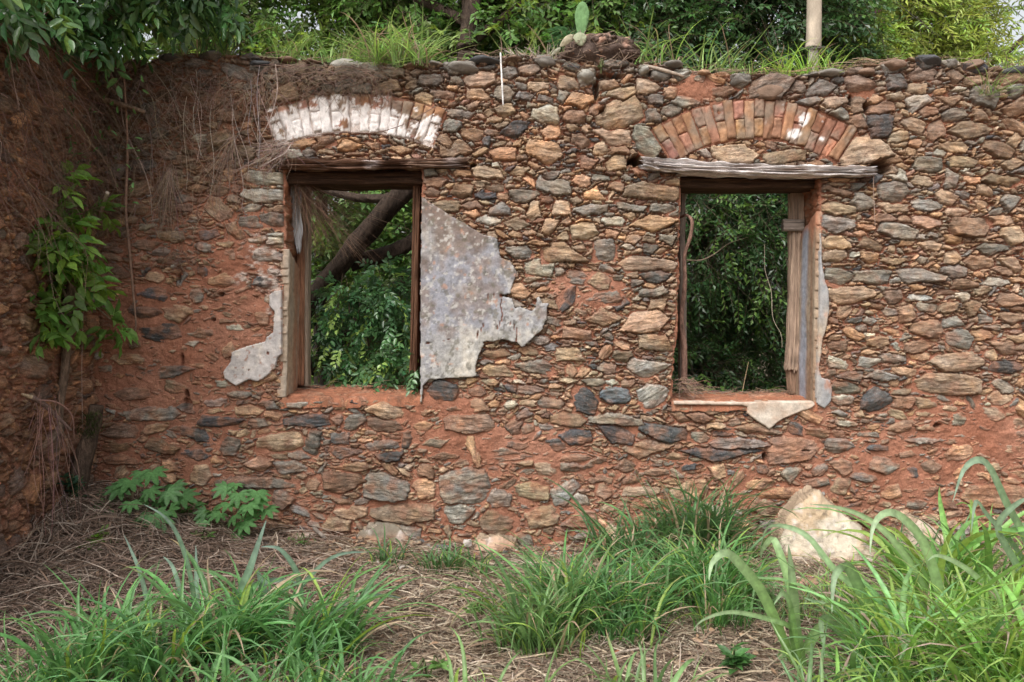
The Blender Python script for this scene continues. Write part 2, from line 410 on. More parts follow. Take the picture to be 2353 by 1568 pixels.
# measured stones of the real wall: (crop, cx, cy, w, h, tilt deg, colour)
CR = {1: (0, 0, .3517), 2: (762.9, 0, .3517), 3: (1525.7, 0, .3517), 4: (0, 505.5, .3517), 5: (762.9, 505.5, .3517), 6: (1525.7, 505.5, .3517), 7: (0, 1011, .5), 8: (1176.5, 1011, .5)}
KEYS = """1 1390 360 160 70 3 d;1 1110 380 180 70 0 g;1 980 340 100 60 0 d;1 1640 375 150 50 0 d;1 1690 445 140 70 0 g;1 1280 410 130 50 0 g;1 1070 440 80 40 0 b;1 1060 475 90 30 0 b;1 1160 470 70 60 0 b;1 1060 530 150 80 0 b;1 1080 620 150 80 5 b;1 970 590 100 70 0 b;1 730 870 140 90 0 o;1 900 920 170 90 -8 g;1 1030 870 140 70 0 g;1 880 800 90 60 0 o;1 770 1120 170 90 0 g;1 690 1055 100 40 0 o;1 600 1280 150 90 0 b;1 570 1380 90 70 0 o;1 1290 1230 170 60 5 o;1 1200 1300 180 50 0 g;1 1170 1360 180 60 0 g;1 900 1370 220 70 0 b;1 1720 1165 300 80 3 w;1 1720 1280 290 100 3 w;1 1790 1440 180 100 5 g;1 1640 1455 160 80 0 g;1 1790 1365 150 40 0 t;1 1640 1120 130 40 0 o;1 1980 930 150 60 -5 o;1 2110 925 150 80 -10 b;1 2290 940 200 80 -10 o
2 840 440 230 85 0 g;2 970 515 210 110 -5 t;2 815 530 90 60 0 g;2 950 610 160 90 5 t;2 1125 610 140 100 0 g;2 1020 440 120 30 0 d;2 1160 465 100 70 0 g;2 1290 455 160 75 0 b;2 1380 380 130 90 0 g;2 1560 435 120 50 0 g;2 1655 500 145 100 -15 w;2 1850 415 175 55 -5 g;2 2040 460 75 75 0 w;2 2150 485 140 90 15 g;2 2290 485 120 70 0 w;2 1350 555 140 80 0 t;2 1265 625 120 55 0 g;2 1395 645 110 65 0 g;2 1640 645 260 120 -18 o;2 1520 630 105 70 0 g;2 1810 550 130 70 5 o;2 1895 615 190 80 -8 t;2 2065 570 155 100 10 t;2 2100 645 150 60 5 g;2 2210 600 80 80 0 o;2 1400 745 175 115 10 w;2 1130 720 140 90 5 t;2 1030 730 80 50 -20 t;2 1250 755 90 50 0 o;2 1060 780 120 35 0 t;2 1590 765 150 80 -5 b;2 1725 715 100 60 -25 b;2 1870 745 310 170 -12 t;2 2100 755 110 90 0 g;2 2220 720 130 70 10 g;2 2310 660 180 80 5 w;2 1205 855 200 115 -5 d;2 1430 855 120 90 0 o;2 1010 920 60 60 30 d;2 915 880 140 80 5 b;2 1045 865 110 60 0 b;2 830 735 190 60 5 g;2 780 820 120 90 -10 g;2 735 915 100 80 10 b;2 810 975 220 110 -5 b;2 1105 1000 200 90 -5 o;2 1390 1000 255 155 5 o;2 1665 1050 160 100 10 r;2 1860 1065 145 105 0 t;2 1830 895 250 110 5 t;2 2070 930 210 170 15 g;2 1635 925 120 110 0 b;2 1760 970 90 80 0 t;2 1870 985 140 60 0 b;2 1575 990 90 40 0 d;2 1020 1130 200 75 10 t;2 1220 1120 120 50 0 t;2 1440 1145 100 50 0 g;2 1630 1185 110 70 0 o;2 1760 1160 110 50 0 g;2 1450 1220 230 100 12 g;2 1720 1265 160 90 8 o;2 1850 1225 100 80 0 b;2 2105 1255 360 105 2 t;2 1250 1280 180 90 0 g;2 1060 1225 120 60 0 b;2 850 1250 140 90 5 b;2 1010 1275 140 60 0 d;2 1120 1290 70 50 0 o;2 650 1255 110 60 0 b;2 670 1190 180 60 0 b;2 850 1130 120 40 0 o;2 740 1350 180 80 3 t;2 905 1345 150 50 0 b;2 1100 1365 140 90 0 g;2 1320 1375 110 120 -20 t;2 1020 1435 165 70 5 w;2 1210 1460 190 90 8 t;2 1430 1480 140 110 0 t;2 1690 1370 220 70 -8 g;2 1590 1315 90 60 0 b;2 1960 1355 180 80 5 g;2 2100 1460 340 100 -3 o;2 1840 1450 150 50 0 w;2 1650 1510 200 110 0 t;2 1530 1445 80 50 0 o;2 1830 1530 90 70 0 o;2 2170 1360 160 60 0 g;2 440 975 150 50 8 t;2 100 935 170 70 -8 o;2 190 900 80 50 0 g;2 265 950 90 50 5 o;2 150 440 300 120 3 w;2 590 635 110 90 5 o;2 640 520 160 70 0 g;2 720 610 160 80 0 b;2 400 470 140 60 0 g
5 1340 155 150 50 -5 o;5 1530 230 330 145 5 t;5 1780 200 160 125 0 g;5 1220 215 180 80 0 g;5 1350 310 190 110 8 w;5 1580 375 170 80 3 g;5 1750 410 140 120 0 t;5 2110 375 230 70 -3 d;5 2050 290 400 90 2 t;5 1960 130 110 60 0 t;5 2200 130 120 80 0 g;5 1870 380 70 50 0 g;5 1870 430 80 40 0 g;5 2080 430 100 40 0 o;5 1760 520 260 90 -8 g;5 1880 540 100 80 -35 d;5 1780 640 230 110 15 t;5 2050 670 330 120 -8 t;5 2100 480 200 70 -10 g;5 2120 560 150 80 -10 t;5 2110 800 240 100 8 t;5 1440 665 120 60 15 g;5 1360 785 130 50 0 g;5 1600 745 230 70 8 b;5 1790 750 110 60 25 g;5 1550 880 220 80 0 t;5 1440 830 110 45 0 g;5 2060 960 290 150 -12 w;5 1320 950 280 90 8 g;5 1090 995 200 80 5 t;5 1120 935 90 40 0 o;5 1010 935 110 35 0 g;5 1080 880 200 60 0 b;5 700 1130 220 150 10 d;5 1655 1180 190 150 15 d;5 1855 1145 190 95 3 B;5 2095 1150 200 160 -35 w;5 1430 1205 170 75 5 g;5 1715 1065 160 50 0 g;5 1290 1110 160 60 5 g;5 940 1210 190 80 3 b;5 1260 1265 120 70 -10 g;5 375 1250 320 100 10 t;5 800 1235 120 35 0 t;5 610 1260 130 50 0 t;5 900 1330 330 120 3 b;5 590 1355 150 110 0 o;5 345 1345 230 110 8 b;5 140 1325 170 90 -10 g;5 35 1300 80 70 10 r;5 1280 1370 100 60 0 g;5 1540 1310 240 90 0 b;5 1850 1305 330 70 3 g;5 1860 1400 270 120 15 d;5 1600 1420 220 100 10 d;5 2170 1400 300 110 10 d;5 2270 1295 160 70 0 b;5 80 1430 180 80 -3 d;5 320 1475 240 70 0 g;5 495 1430 80 110 5 d;5 670 1465 200 70 -5 t;5 1020 1450 140 70 0 w;5 1210 1475 140 50 0 d;5 1470 1465 150 90 0 d;5 90 1520 210 90 0 d;5 390 1550 250 60 -3 d;5 2060 1510 350 130 8 t;5 1170 1535 380 80 -3 g;5 1590 1560 240 60 0 b;5 730 1550 200 60 0 b
3 20 490 70 70 0 g;3 120 490 150 80 5 w;3 80 420 130 40 0 g;3 500 525 140 100 10 g;3 390 475 90 60 0 o;3 690 580 280 180 -18 b;3 880 565 105 80 0 b;3 1040 575 200 100 -8 g;3 1050 475 260 70 -5 g;3 1290 550 200 120 5 b;3 1500 430 200 90 3 g;3 1510 535 160 110 5 d;3 1700 400 200 100 10 d;3 1870 410 180 60 5 g;3 2040 430 150 70 8 d;3 1690 480 190 80 -5 r;3 1910 510 120 100 0 b;3 1660 575 140 60 0 t;3 940 660 150 70 0 g;3 1120 665 160 70 -3 t;3 1270 680 110 130 0 b;3 1380 650 120 60 0 o;3 1520 630 120 60 -5 t;3 1430 705 160 80 0 b;3 1680 665 190 100 -15 w;3 1870 650 180 80 -5 b;3 1960 605 80 50 10 t;3 1135 745 150 80 -5 g;3 1260 795 170 80 0 b;3 1410 825 160 150 0 d;3 1630 810 170 80 22 t;3 1520 770 90 60 0 b;3 1790 840 110 140 0 b;3 1910 745 160 80 -10 g;3 2085 755 180 70 3 t;3 1730 730 110 70 0 b;3 1990 845 280 110 -5 t;3 1540 890 130 70 -3 t;3 1310 980 320 180 -8 t;3 1535 940 120 40 0 t;3 1900 960 180 60 8 t;3 2180 970 200 90 18 b;3 2290 920 100 100 -10 t;3 1730 1075 200 90 5 g;3 1500 1045 150 70 10 b;3 1960 1060 170 70 5 t;3 2280 1080 160 80 0 t;3 1470 1110 120 60 20 b;3 1530 1145 130 80 30 w;3 1690 1180 150 60 5 t;3 1865 1170 100 130 8 g;3 1500 1250 200 140 0 g;3 1130 1245 210 80 0 b;3 2220 1180 280 90 -3 t;3 1130 1365 240 80 3 t;3 2280 1320 160 110 -15 g;3 1850 1290 150 90 15 t;3 1720 1340 200 70 5 g;3 1920 1385 160 60 0 t;3 1120 1460 240 110 5 g;3 1520 1510 260 90 3 g;3 1500 1350 210 70 -5 t;3 1720 1455 190 90 0 b;3 2020 1490 280 130 -3 b;3 1430 1430 200 60 0 b;3 2210 1440 180 60 5 t;3 2280 1540 170 110 0 t;3 1320 1490 120 40 0 o;3 1580 1430 90 60 0 b;3 460 1010 310 130 0 t;3 790 1035 250 110 -10 t;3 990 1075 110 40 0 b;3 1160 1165 160 40 0 o;3 1130 1200 160 30 0 t;3 65 1190 110 50 0 t;3 55 1270 110 90 0 t;3 50 1370 100 80 0 g
6 1120 45 240 75 0 g;6 1320 35 120 50 0 o;6 1530 70 260 90 8 g;6 1120 145 190 80 0 t;6 1340 160 190 90 5 b;6 1890 130 120 55 15 o;6 1740 170 150 50 5 t;6 1570 150 130 50 -10 o;6 2290 110 180 130 0 t;6 2150 190 200 60 -3 g;6 1120 235 180 90 0 t;6 1340 240 110 70 0 o;6 1245 225 55 30 -10 w;6 1510 270 200 50 -3 t;6 1890 245 110 90 10 t;6 2060 275 200 100 -3 b;6 2270 295 180 100 5 t;6 1180 290 160 40 -5 o;6 1140 380 190 110 0 g;6 1370 375 230 90 3 g;6 1660 365 320 110 3 g;6 1885 340 170 90 10 g;6 2180 405 170 60 5 w;6 1960 420 180 60 0 b;6 1215 495 310 110 -2 t;6 1650 450 100 45 5 o;6 1680 505 150 35 0 w;6 1950 500 100 60 0 w;6 1500 500 130 80 0 b;6 1720 570 140 60 3 g;6 1590 620 120 110 0 b;6 1480 600 140 50 0 g;6 2270 520 180 80 0 b;6 1345 665 90 50 0 w;6 1500 645 100 40 0 t;6 1240 745 150 70 18 o;6 1290 710 80 50 0 g;6 1400 710 100 50 0 b;6 1500 740 130 80 0 o;6 1720 710 200 120 -5 b;6 1910 680 150 75 5 g;6 2090 650 120 60 0 g;6 2280 640 160 90 0 b;6 1930 780 170 120 5 g;6 1150 820 180 80 0 b;6 1400 800 160 60 0 b;6 1520 820 70 50 30 w;6 1680 830 220 80 -5 b;6 2045 850 45 50 0 t;6 2220 840 230 90 5 b;6 1150 930 180 70 10 w;6 1340 930 140 80 -5 w;6 1490 905 190 60 3 g;6 1670 890 140 60 5 o;6 1900 930 340 120 -3 t;6 1820 1070 460 130 0 t;6 2210 960 240 70 3 d;6 1210 1025 180 60 0 g;6 1430 1020 210 70 3 g;6 1370 1170 200 150 -25 d;6 1165 1180 150 60 -5 w;6 2220 1090 150 80 20 g;6 1540 1190 200 90 0 b;6 1940 1300 130 100 5 g;6 1560 1355 220 80 -5 t;6 1820 1370 300 55 3 t;6 2310 1330 120 80 10 t;6 1190 1330 160 40 0 w;6 1000 1395 180 60 5 b;6 620 1370 340 60 3 t;6 180 1290 270 60 5 b;6 110 1360 200 50 0 t;6 95 1420 230 100 18 d;6 240 1420 110 70 0 g;6 490 1460 360 60 0 g;6 390 1520 530 110 3 d;6 850 1500 380 170 -8 r;6 1160 1480 210 90 0 g;6 1310 1535 100 50 0 g;6 1330 1410 160 40 0 g;6 1410 1490 140 40 0 d;6 1700 1440 250 35 0 g;6 1900 1440 200 50 0 b;6 2250 1400 210 50 -3 g;6 2290 1520 160 90 0 t;6 340 1250 150 50 0 b;6 340 1350 120 40 0 t
4 720 350 250 110 0 b;4 990 490 190 120 3 d;4 950 610 240 80 3 d;4 1050 740 290 130 8 d;4 1020 370 120 80 10 t;4 950 170 210 80 0 b;4 1040 210 180 60 0 g;4 720 250 190 60 5 t;4 1290 740 210 80 5 g;4 1260 810 130 40 0 w;4 1280 500 90 80 0 g;4 1330 180 110 50 10 g;4 1320 340 70 60 0 d;4 1560 360 120 30 0 d;4 1740 235 200 80 0 g;4 1680 130 120 60 0 t;4 1800 140 140 60 0 w;4 1790 100 150 25 0 w;4 1740 410 180 80 5 d;4 1630 520 130 60 5 t;4 1650 780 160 70 -15 g;4 1540 710 130 40 3 w;4 840 900 240 90 0 t;4 1080 1000 360 70 -3 g;4 860 1140 250 90 3 b;4 1000 1265 370 90 -2 g;4 640 1060 60 60 0 o;4 580 750 110 160 0 d;4 660 970 140 50 5 g;4 1320 960 200 50 5 t;4 1410 1190 150 60 -8 w;4 1560 1140 150 50 0 g;4 800 1390 260 120 0 b;4 1060 1480 250 110 5 b;4 1290 1400 210 80 12 d;4 1290 1530 220 80 5 d;4 1500 1475 160 130 0 g;4 1460 1320 300 80 0 d;4 1640 1245 190 60 0 t;4 1680 1330 130 70 0 g;4 1830 1450 310 120 -5 t;4 2050 1470 150 150 20 g;4 2010 1310 320 80 3 d;4 1940 1180 140 90 -25 w;4 2090 1170 100 60 0 g
7 740 35 180 80 5 g;7 920 150 130 120 5 t;7 1560 200 210 100 0 b;7 1770 220 210 110 12 g;7 1945 220 110 90 0 o;7 2140 215 230 150 -5 g;7 1860 330 270 100 5 t;7 1565 285 110 50 0 b;7 1620 335 150 60 3 t;7 1345 125 190 60 3 g;7 1610 125 230 50 3 o;7 1200 195 330 45 3 g;7 1790 450 260 130 8 g;7 2290 270 130 80 0 g;7 2290 380 170 120 0 b;7 780 115 110 60 0 o;7 550 90 150 50 0 b;7 2260 130 80 25 3 d
8 320 100 220 90 3 g;8 90 245 160 90 3 t;8 245 245 140 100 -10 w;8 425 240 80 70 0 t;8 590 235 190 50 0 t;8 135 355 170 110 0 t;8 310 375 160 100 0 b;8 410 185 110 50 0 b;8 730 195 120 30 0 o;8 1130 210 160 60 0 o;8 1500 215 110 80 0 t;8 1710 120 150 80 0 g;8 1620 70 70 50 0 g;8 1530 125 160 80 0 b;8 1920 130 110 80 0 b;8 1840 150 80 50 0 d;8 1400 200 130 50 -8 g;8 1280 250 250 60 0 o;8 760 35 40 35 0 o;8 2210 260 280 100 0 o;8 1570 300 100 50 0 g;8 1850 295 130 50 0 g;8 30 75 130 80 0 t;8 190 500 110 90 0 t"""
keys = []
for ln in KEYS.replace('\n', ';').split(';'):
    q = ln.split(); ox, oy, f = CR[int(q[0])]
    cx, cy, w_, h_ = (float(v)*f for v in q[1:5])
    keys.append((PX(ox+cx), PZ(oy+cy), w_*S, h_*S, -math.radians(float(q[5])), q[6]))

# how deep the joints are: 1 = washed out dry rubble, 0 = clay flush with the stones
DRY = [(300, 800, 260, 420, .12), (450, 1050, 400, 130, .35), (430, 480, 200, 250, .4), (500, 240, 250, 140, .35), (560, 700, 130, 220, .18), (1150, 1000, 200, 110, .05),
       (1350, 670, 110, 60, .15), (2250, 1000, 200, 90, .05), (1650, 1150, 600, 120, .35), (2050, 1090, 250, 90, .2), (800, 1110, 260, 120, .45), (1850, 900, 90, 120, .25),
       (1000, 1180, 200, 90, .4), (1250, 900, 200, 120, .55), (2150, 800, 260, 120, .55), (1600, 205, 60, 40, .1), (1010, 940, 90, 40, .1)]
def dryf(x, z):
    x = np.asarray(x, float); z = np.asarray(z, float)
    px = x/S+PCX; py = PCY-(z-CAMZ)/S
    d = np.clip(.92-(py-560)/1100, .38, .95); wsum = 1.0; acc = d*1.0
    acc = d; wob = 0
    for cx, cy, rx, ry, v in DRY:
        wgt = np.clip(1.35-np.sqrt(((px-cx)/rx)**2+((py-cy)/ry)**2), 0, 1)
        wgt = wgt*wgt*(3-2*wgt); acc = acc*(1-wgt)+v*wgt
    return acc
WL = [(652, 376), (968, 376), (969, 640), (969, 917), (800, 915), (648, 921), (650, 700), (655, 560)]
WR = [(1567, 392), (1885, 392), (1884, 600), (1880, 760), (1874, 934), (1700, 931), (1543, 930), (1556, 760), (1564, 560)]
def in_windows(X, Z): return (polysd(X, Z, PP(WL)) < .012) | (polysd(X, Z, PP(WR)) < .012)
def arch_geo(which): return dict(L=(812, 786, 485, 568, -20.8, 21.6), R=(1732, 659, 341, 429, -33, 33.5))[which]
def in_arch(X, Z):
    m = np.zeros(X.shape, bool)
    for k in 'LR':
        cx, cy, ri, ro, a0, a1 = arch_geo(k)
        dx = X-PX(cx); dz = Z-PZ(cy); R = np.hypot(dx, dz)/S; A = np.degrees(np.arctan2(dx, dz))
        m |= (R > ri-3) & (R < ro+4) & (A > a0-.6) & (A < a1+.6)
    return m
def in_lintel(X, Z):
    return (polysd(X, Z, PP([(640, 366), (1072, 370), (1072, 386), (640, 388)])) < 0) | (polysd(X, Z, PP([(1468, 372), (2012, 388), (2010, 408), (1700, 410), (1468, 392)])) < 0)
# ---------------------------------------------------------------- the ruined wall
def whiteL(px, py):
    n = fbm(px*.045, py*.045, 51, 4)*2.0+.5*noise2(px*.3, py*.3, 52)
    R = np.hypot(px-812, py-786); band = np.clip((553-R)/22, -1, 1)
    w_ = 1.0*(px < 960)+.15*(px >= 960); soil = np.clip((px-880)/60, 0, 1)
    v = .75*band+.0+w_*.45-.85*soil*(px < 1100)+n*.9+1.0*np.exp(-((px-985)**2/900+(py-305)**2/2500))+.5*np.exp(-((px-1012)**2/300+(py-275)**2/400))+.9*np.exp(-((px-770)**2/900+(py-240)**2/500))-1.3*np.exp(-((px-790)**2/200+(py-270)**2/2500))-.9*np.exp(-((px-850)**2/2500+(py-235)**2/300))
    return np.clip(v*4-.6, 0, .93)
def whiteR(px, py):
    n = fbm(px*.05, py*.05, 61, 4)
    v = -.6+1.6*np.exp(-((px-1850)**2/180+(py-270)**2/350))+1.2*np.exp(-((px-1826)**2/250+(py-310)**2/350))+.8*np.exp(-((px-1900)**2/500+(py-318)**2/200))+n*.9
    return np.clip(v*5, 0, .9)
wall = thing('stone_wall', 'long ruined rubble stone wall in red clay mortar with two empty window openings', 'wall', (0, 0, 0))
G = .005
X0, X1, Z0, Z1 = -3.02, 5.5, -.15, 3.62
TOP = [(-200, 100), (200, 120), (340, 140), (365, 124), (460, 120), (530, 124), (640, 132), (720, 140), (860, 145), (1010, 146), (1100, 132), (1200, 126), (1250, 138), (1480, 142), (1560, 150),
       (1640, 165), (1800, 172), (1900, 166), (1960, 156), (2040, 143), (2090, 136), (2200, 140), (2260, 147), (2285, 163), (2353, 157), (2500, 150), (2800, 175)]
def topz(x): return PZ(np.interp(np.asarray(x)/S+PCX, [t[0] for t in TOP], [t[1] for t in TOP]))
D = rubble(X0, X1, Z0, Z1, G, dryf, keys, 11, lambda X, Z: in_windows(X, Z) | in_arch(X, Z) | in_lintel(X, Z))
X, Z, H = D['X'], D['Z'], D['H']
H = H+.018*fbm(X*1.3, Z*1.3, 5, 3)*np.clip((X+2.9)/.6, 0, 1)
# recess behind the arch bricks and lintels; dark sockets at the lintel ends and a few fallen stones
IA = in_arch(X, Z); H = np.where(IA, -.016+.006*fbm(X*50, Z*50, 2, 3), H); H = np.where(in_lintel(X, Z), -.08, H)
HOLES = [(1462, 371, 22, 15, .32), (2026, 386, 24, 19, .34), (1088, 378, 10, 9, .2), (1003, 298, 14, 5, .12), (1520, 362, 14, 8, .14),
         (1990, 245, 10, 14, .12), (1956, 232, 7, 16, .14), (1758, 1052, 6, 12, .1), (492, 735, 5, 4, .06), (432, 930, 10, 18, .07), (430, 905, 5, 10, .08), (412, 640, 6, 12, .07), (421, 830, 4, 22, .06),
         (508, 677, 8, 5, .06), (1371, 205, 9, 30, .12), (1385, 255, 8, 12, .08), (1400, 175, 40, 7, .09), (2155, 978, 10, 6, .07), (980, 848, 4, 3, .05), (1850, 1035, 12, 3, .04), (962, 850, 3, 2, .03),
         (1520, 168, 70, 6, .05), (2085, 250, 9, 6, .07), (1240, 185, 30, 4, .06), (1765, 590, 4, 5, .05)]
pit = np.zeros(X.shape)
for cx, cy, rx, ry, dp in HOLES:
    i0 = int((PX(cx-rx*2)-X0)/G); i1 = int((PX(cx+rx*2)-X0)/G)+2; j0 = int((PZ(cy+ry*2)-Z0)/G); j1 = int((PZ(cy-ry*2)-Z0)/G)+2
    sl_ = (slice(max(j0, 0), max(j1, 1)), slice(max(i0, 0), i1))
    d = np.sqrt(((X[sl_]-PX(cx))/(rx*S))**2+((Z[sl_]-PZ(cy))/(ry*S))**2)+.3*noise2(X[sl_]*40, Z[sl_]*40, 3)
    pit[sl_] = np.maximum(pit[sl_], np.clip((1-d)/.35, 0, 1)*dp)
H = H-pit
# clay colour: fresh orange low down, browner where soil washes over the top and the left end
px_ = X/S+PCX; py_ = PCY-(Z-CAMZ)/S
n1 = fbm(X*3, Z*3, 90, 4)[..., None]; n2 = fbm(X*16, Z*22, 93, 4)[..., None]
orange = np.array([.33, .145, .091]); brown = np.array([.30, .132, .080])
browny = np.clip((560-py_)/380, 0, .85)[..., None]
browny = np.maximum(browny, .45*np.clip((330-px_)/200, 0, 1)[..., None])
mort = orange*(1-browny)+brown*browny
mort = mort*(1+.16*n1+.16*n2)*(1+np.array([-.02, .09, .16])*(n1*1.2+.2))
speck = (np.random.default_rng(4).random(X.shape) > .985)[..., None]
mort = np.where(speck, mort*1.5+.03, mort)
col = D['col']*D['stone'][..., None]+mort*(1-D['stone'][..., None])
# upper courses: stones more ochre grey; lower: greyer
# dark mossy soil washed down from the top on the left, lime wash remnants, lichen greys near the crest
moss = np.zeros(X.shape)
for q in [(455, 190, 95, 60), (620, 175, 90, 45), (400, 250, 90, 90), (590, 235, 50, 75), (690, 178, 110, 42), (480, 300, 120, 60), (830, 205, 110, 30), (960, 190, 50, 35), (330, 200, 60, 80), (560, 160, 120, 25), (270, 330, 110, 150), (420, 380, 120, 70), (700, 215, 60, 30), (560, 330, 60, 50)]:
    moss = np.maximum(moss, blob(X, Z, PX(q[0]), PZ(q[1]), q[2]*S, q[3]*S, .8, .55, q[0]))
moss = (moss*np.clip(.65+.5*fbm(X*11, Z*9, 97, 4), .15, 1))[..., None]
col = col*(1-.72*moss)+np.array([.075, .058, .035])*.72*moss
H = H+.010*moss[..., 0]*fbm(X*35, Z*35, 99, 3)
wash = np.zeros(X.shape)
for q in [(600, 578, 45, 35), (620, 612, 40, 28), (590, 545, 30, 14), (640, 650, 25, 25), (632, 700, 18, 50), (618, 640, 30, 30), (560, 640, 22, 16)]:
    wash = np.maximum(wash, blob(X, Z, PX(q[0]), PZ(q[1]), q[2]*S, q[3]*S, .5, .8, q[0]))
wash = (wash*np.clip(.3+1.6*fbm(X*30, Z*50, 98, 3), 0, 1))[..., None]
col = col*(1-.75*wash)+np.array([.62, .54, .48])*.75*wash
cr = np.clip((.30-(topz(X)-Z))/.2, 0, 1)*np.clip(.5+fbm(X*6, Z*8, 66, 3), 0, 1)
cr = (cr*D['stone'])[..., None]; col = col*(1-.5*cr)+np.array([.21, .20, .185])*.5*cr
jj_, ii_ = np.nonzero(IA); wv_ = whiteL(px_[jj_, ii_], py_[jj_, ii_])*(px_[jj_, ii_] < 1150)*.8; col[jj_, ii_] = col[jj_, ii_]*.8*(1-wv_[:, None])+np.array([.66, .60, .56])*wv_[:, None]
# rough top line: follow whole stones
idt = D['ids']; cz_top = {}
tz = topz(D['xs'])[None]+.018*fbm(X*7, X*0, 31, 3)
cellm = ((Z < tz) & ~(polysd(X, Z, PP(WL))+.008*noise2(X*30, Z*34, 8)+.004*noise2(X*80, Z*90, 18) < 0) & ~(polysd(X, Z, PP(WR))+.008*noise2(X*30, Z*34, 9)+.004*noise2(X*80, Z*90, 19) < 0))
cellm = cellm[:-1, :-1] & cellm[1:, :-1] & cellm[:-1, 1:] & cellm[1:, 1:]
D['H'] = H
def revealcol(x, z, dd):
    n = fbm(z*9+x*3, dd*7+x, 41, 3)[:, None]; n2 = noise2(z*40, dd*30+x*20, 43)[:, None]
    up = np.clip((z-3.2)/.2, 0, 1)[:, None]
    c = np.array([.40, .16, .085])*(1+.3*n+.2*n2); s_ = np.clip(n2*3+.2, 0, 1)*.5
    c = c*(1-s_)+np.array([.25, .2, .14])*s_
    return c*(1-up)+np.array([.14, .085, .05])*(1+.4*n)*up
wo = sheet('masonry', D, cellm, col, lambda a, b, c: np.stack([a, -c, b], 1), M['masonry'], wall, .52, 14, .018, revealcol, 2)
# rear face of the wall, coarse
gb = .04; xb = np.arange(X0, X1, gb); zb = np.arange(Z0, Z1, gb); XB, ZB = np.meshgrid(xb, zb)
mb_ = (ZB < topz(xb)[None]) & (polysd(XB, ZB, PP(WL)) > 0) & (polysd(XB, ZB, PP(WR)) > 0)
mb_ = mb_[:-1, :-1] & mb_[1:, :-1] & mb_[:-1, 1:] & mb_[1:, 1:]
j, i = np.nonzero(mb_); nxb = len(xb)
Fb = np.stack([j*nxb+i, (j+1)*nxb+i, (j+1)*nxb+i+1, j*nxb+i+1], 1)
Vb = np.stack([XB.ravel(), .50+.02*noise2(XB.ravel()*6, ZB.ravel()*6, 7), ZB.ravel()], 1)
mesh('rear_face', Vb, Fb, M['masonry'], wall, np.broadcast_to(np.array([.30, .17, .10]), (len(Vb), 3)), True, dict(stone=np.full(len(Vb), .5), strat=Vb))

# ---- coping stones and soil lumps along the crest
def ico(sub=3):
    import bmesh
    bm = bmesh.new(); bmesh.ops.create_icosphere(bm, subdivisions=sub, radius=1)
    V = np.array([v.co[:] for v in bm.verts]); F = np.array([[v.index for v in f.verts] for f in bm.faces]); bm.free(); return V, F
ICO3 = ico(3); ICO4 = ico(4)
def rock(center, size, seed, rotz=0, cuts=7, rough=.10, hi=False):
    V, F = (ICO4 if hi else ICO3); V = V.copy(); r = np.random.default_rng(seed)
    for _ in range(cuts):
        n = norm(r.normal(0, 1, 3)); d = r.uniform(.5, .8); t = V@n-d; V = V-np.where(t > 0, t, 0)[:, None]*n*.92
    nz = fbm(V[:, 0]*2.2+seed, V[:, 2]*3.2+V[:, 1]*2, seed, 4); V = V*(1+rough*nz)[:, None]
    V = V*np.array(size)/2; c, s = math.cos(rotz), math.sin(rotz)
    V = np.stack([V[:, 0]*c-V[:, 2]*s, V[:, 1], V[:, 0]*s+V[:, 2]*c], 1)
    return V+np.array(center), F
mbc = MB()
COP = [(395, 132, 60, 22, 'd', 0), (490, 128, 48, 24, 'g', 0), (600, 147, 52, 22, 'd', 4), (660, 138, 60, 16, 'b', 0), (810, 155, 118, 44, 'w', 0), (1062, 156, 84, 32, 'g', 0), (1120, 138, 80, 22, 'd', 0), (1255, 137, 50, 34, 'g', -4),
       (1180, 138, 50, 20, 'b', 0), (1312, 153, 42, 18, 'd', -8), (1342, 177, 50, 34, 'w', 5), (1412, 146, 62, 22, 'g', 2), (1480, 162, 28, 28, 'w', 0), (1519, 171, 48, 32, 'g', -12), (1548, 148, 46, 16, 'g', 0), (1568, 172, 40, 28, 'w', -4),
       (1700, 184, 48, 34, 'g', -6), (1765, 205, 100, 60, 'b', 18), (1905, 167, 90, 24, 'g', 4), (2053, 152, 70, 30, 'b', 0), (2130, 140, 74, 30, 'd', -8), (2185, 147, 40, 22, 'g', 0), (2240, 150, 52, 28, 'b', -6), (2335, 165, 70, 24, 'd', 0), (1990, 168, 50, 20, 'b', 0),
       (560, 136, 30, 14, 'g', 0), (720, 143, 40, 14, 'b', 0), (955, 150, 50, 16, 'b', 0), (1000, 146, 36, 14, 'g', 0), (1620, 168, 40, 14, 'o', 0), (1860, 172, 40, 14, 'g', 0), (2290, 158, 30, 14, 'b', 0), (2420, 160, 70, 26, 'g', 0), (2500, 158, 60, 26, 'd', 0)]
for k, (px, py, w_, h_, cc, an) in enumerate(COP):
    V, F = rock((PX(px), .055, PZ(py)), (w_*S*1.05, .26, h_*S*1.15), 200+k, math.radians(an), 8, .12)
    mbc.add(V, F, np.array(SC[cc])*(np.array([.8, .82, .86]))*(1+.3*noise2(V[:, 0]*30, V[:, 2]*60, k))[:, None])
mbc.build('coping_stones', M['rock'], wall)
mbs = MB()
rr = np.random.default_rng(31)
for k in range(80):
    x = rr.uniform(-2.9, 5.4); V, F = rock((x, rr.uniform(.1, .45), float(topz(x))-.01), (rr.uniform(.1, .4), rr.uniform(.1, .25), rr.uniform(.03, .09)), 300+k, rr.normal(0, .15), 3, .25)
    mbs.add(V, F, np.array([.20, .125, .08])*rr.uniform(.6, 1.3))
mbs.build('crest_soil', M['soil'], wall)

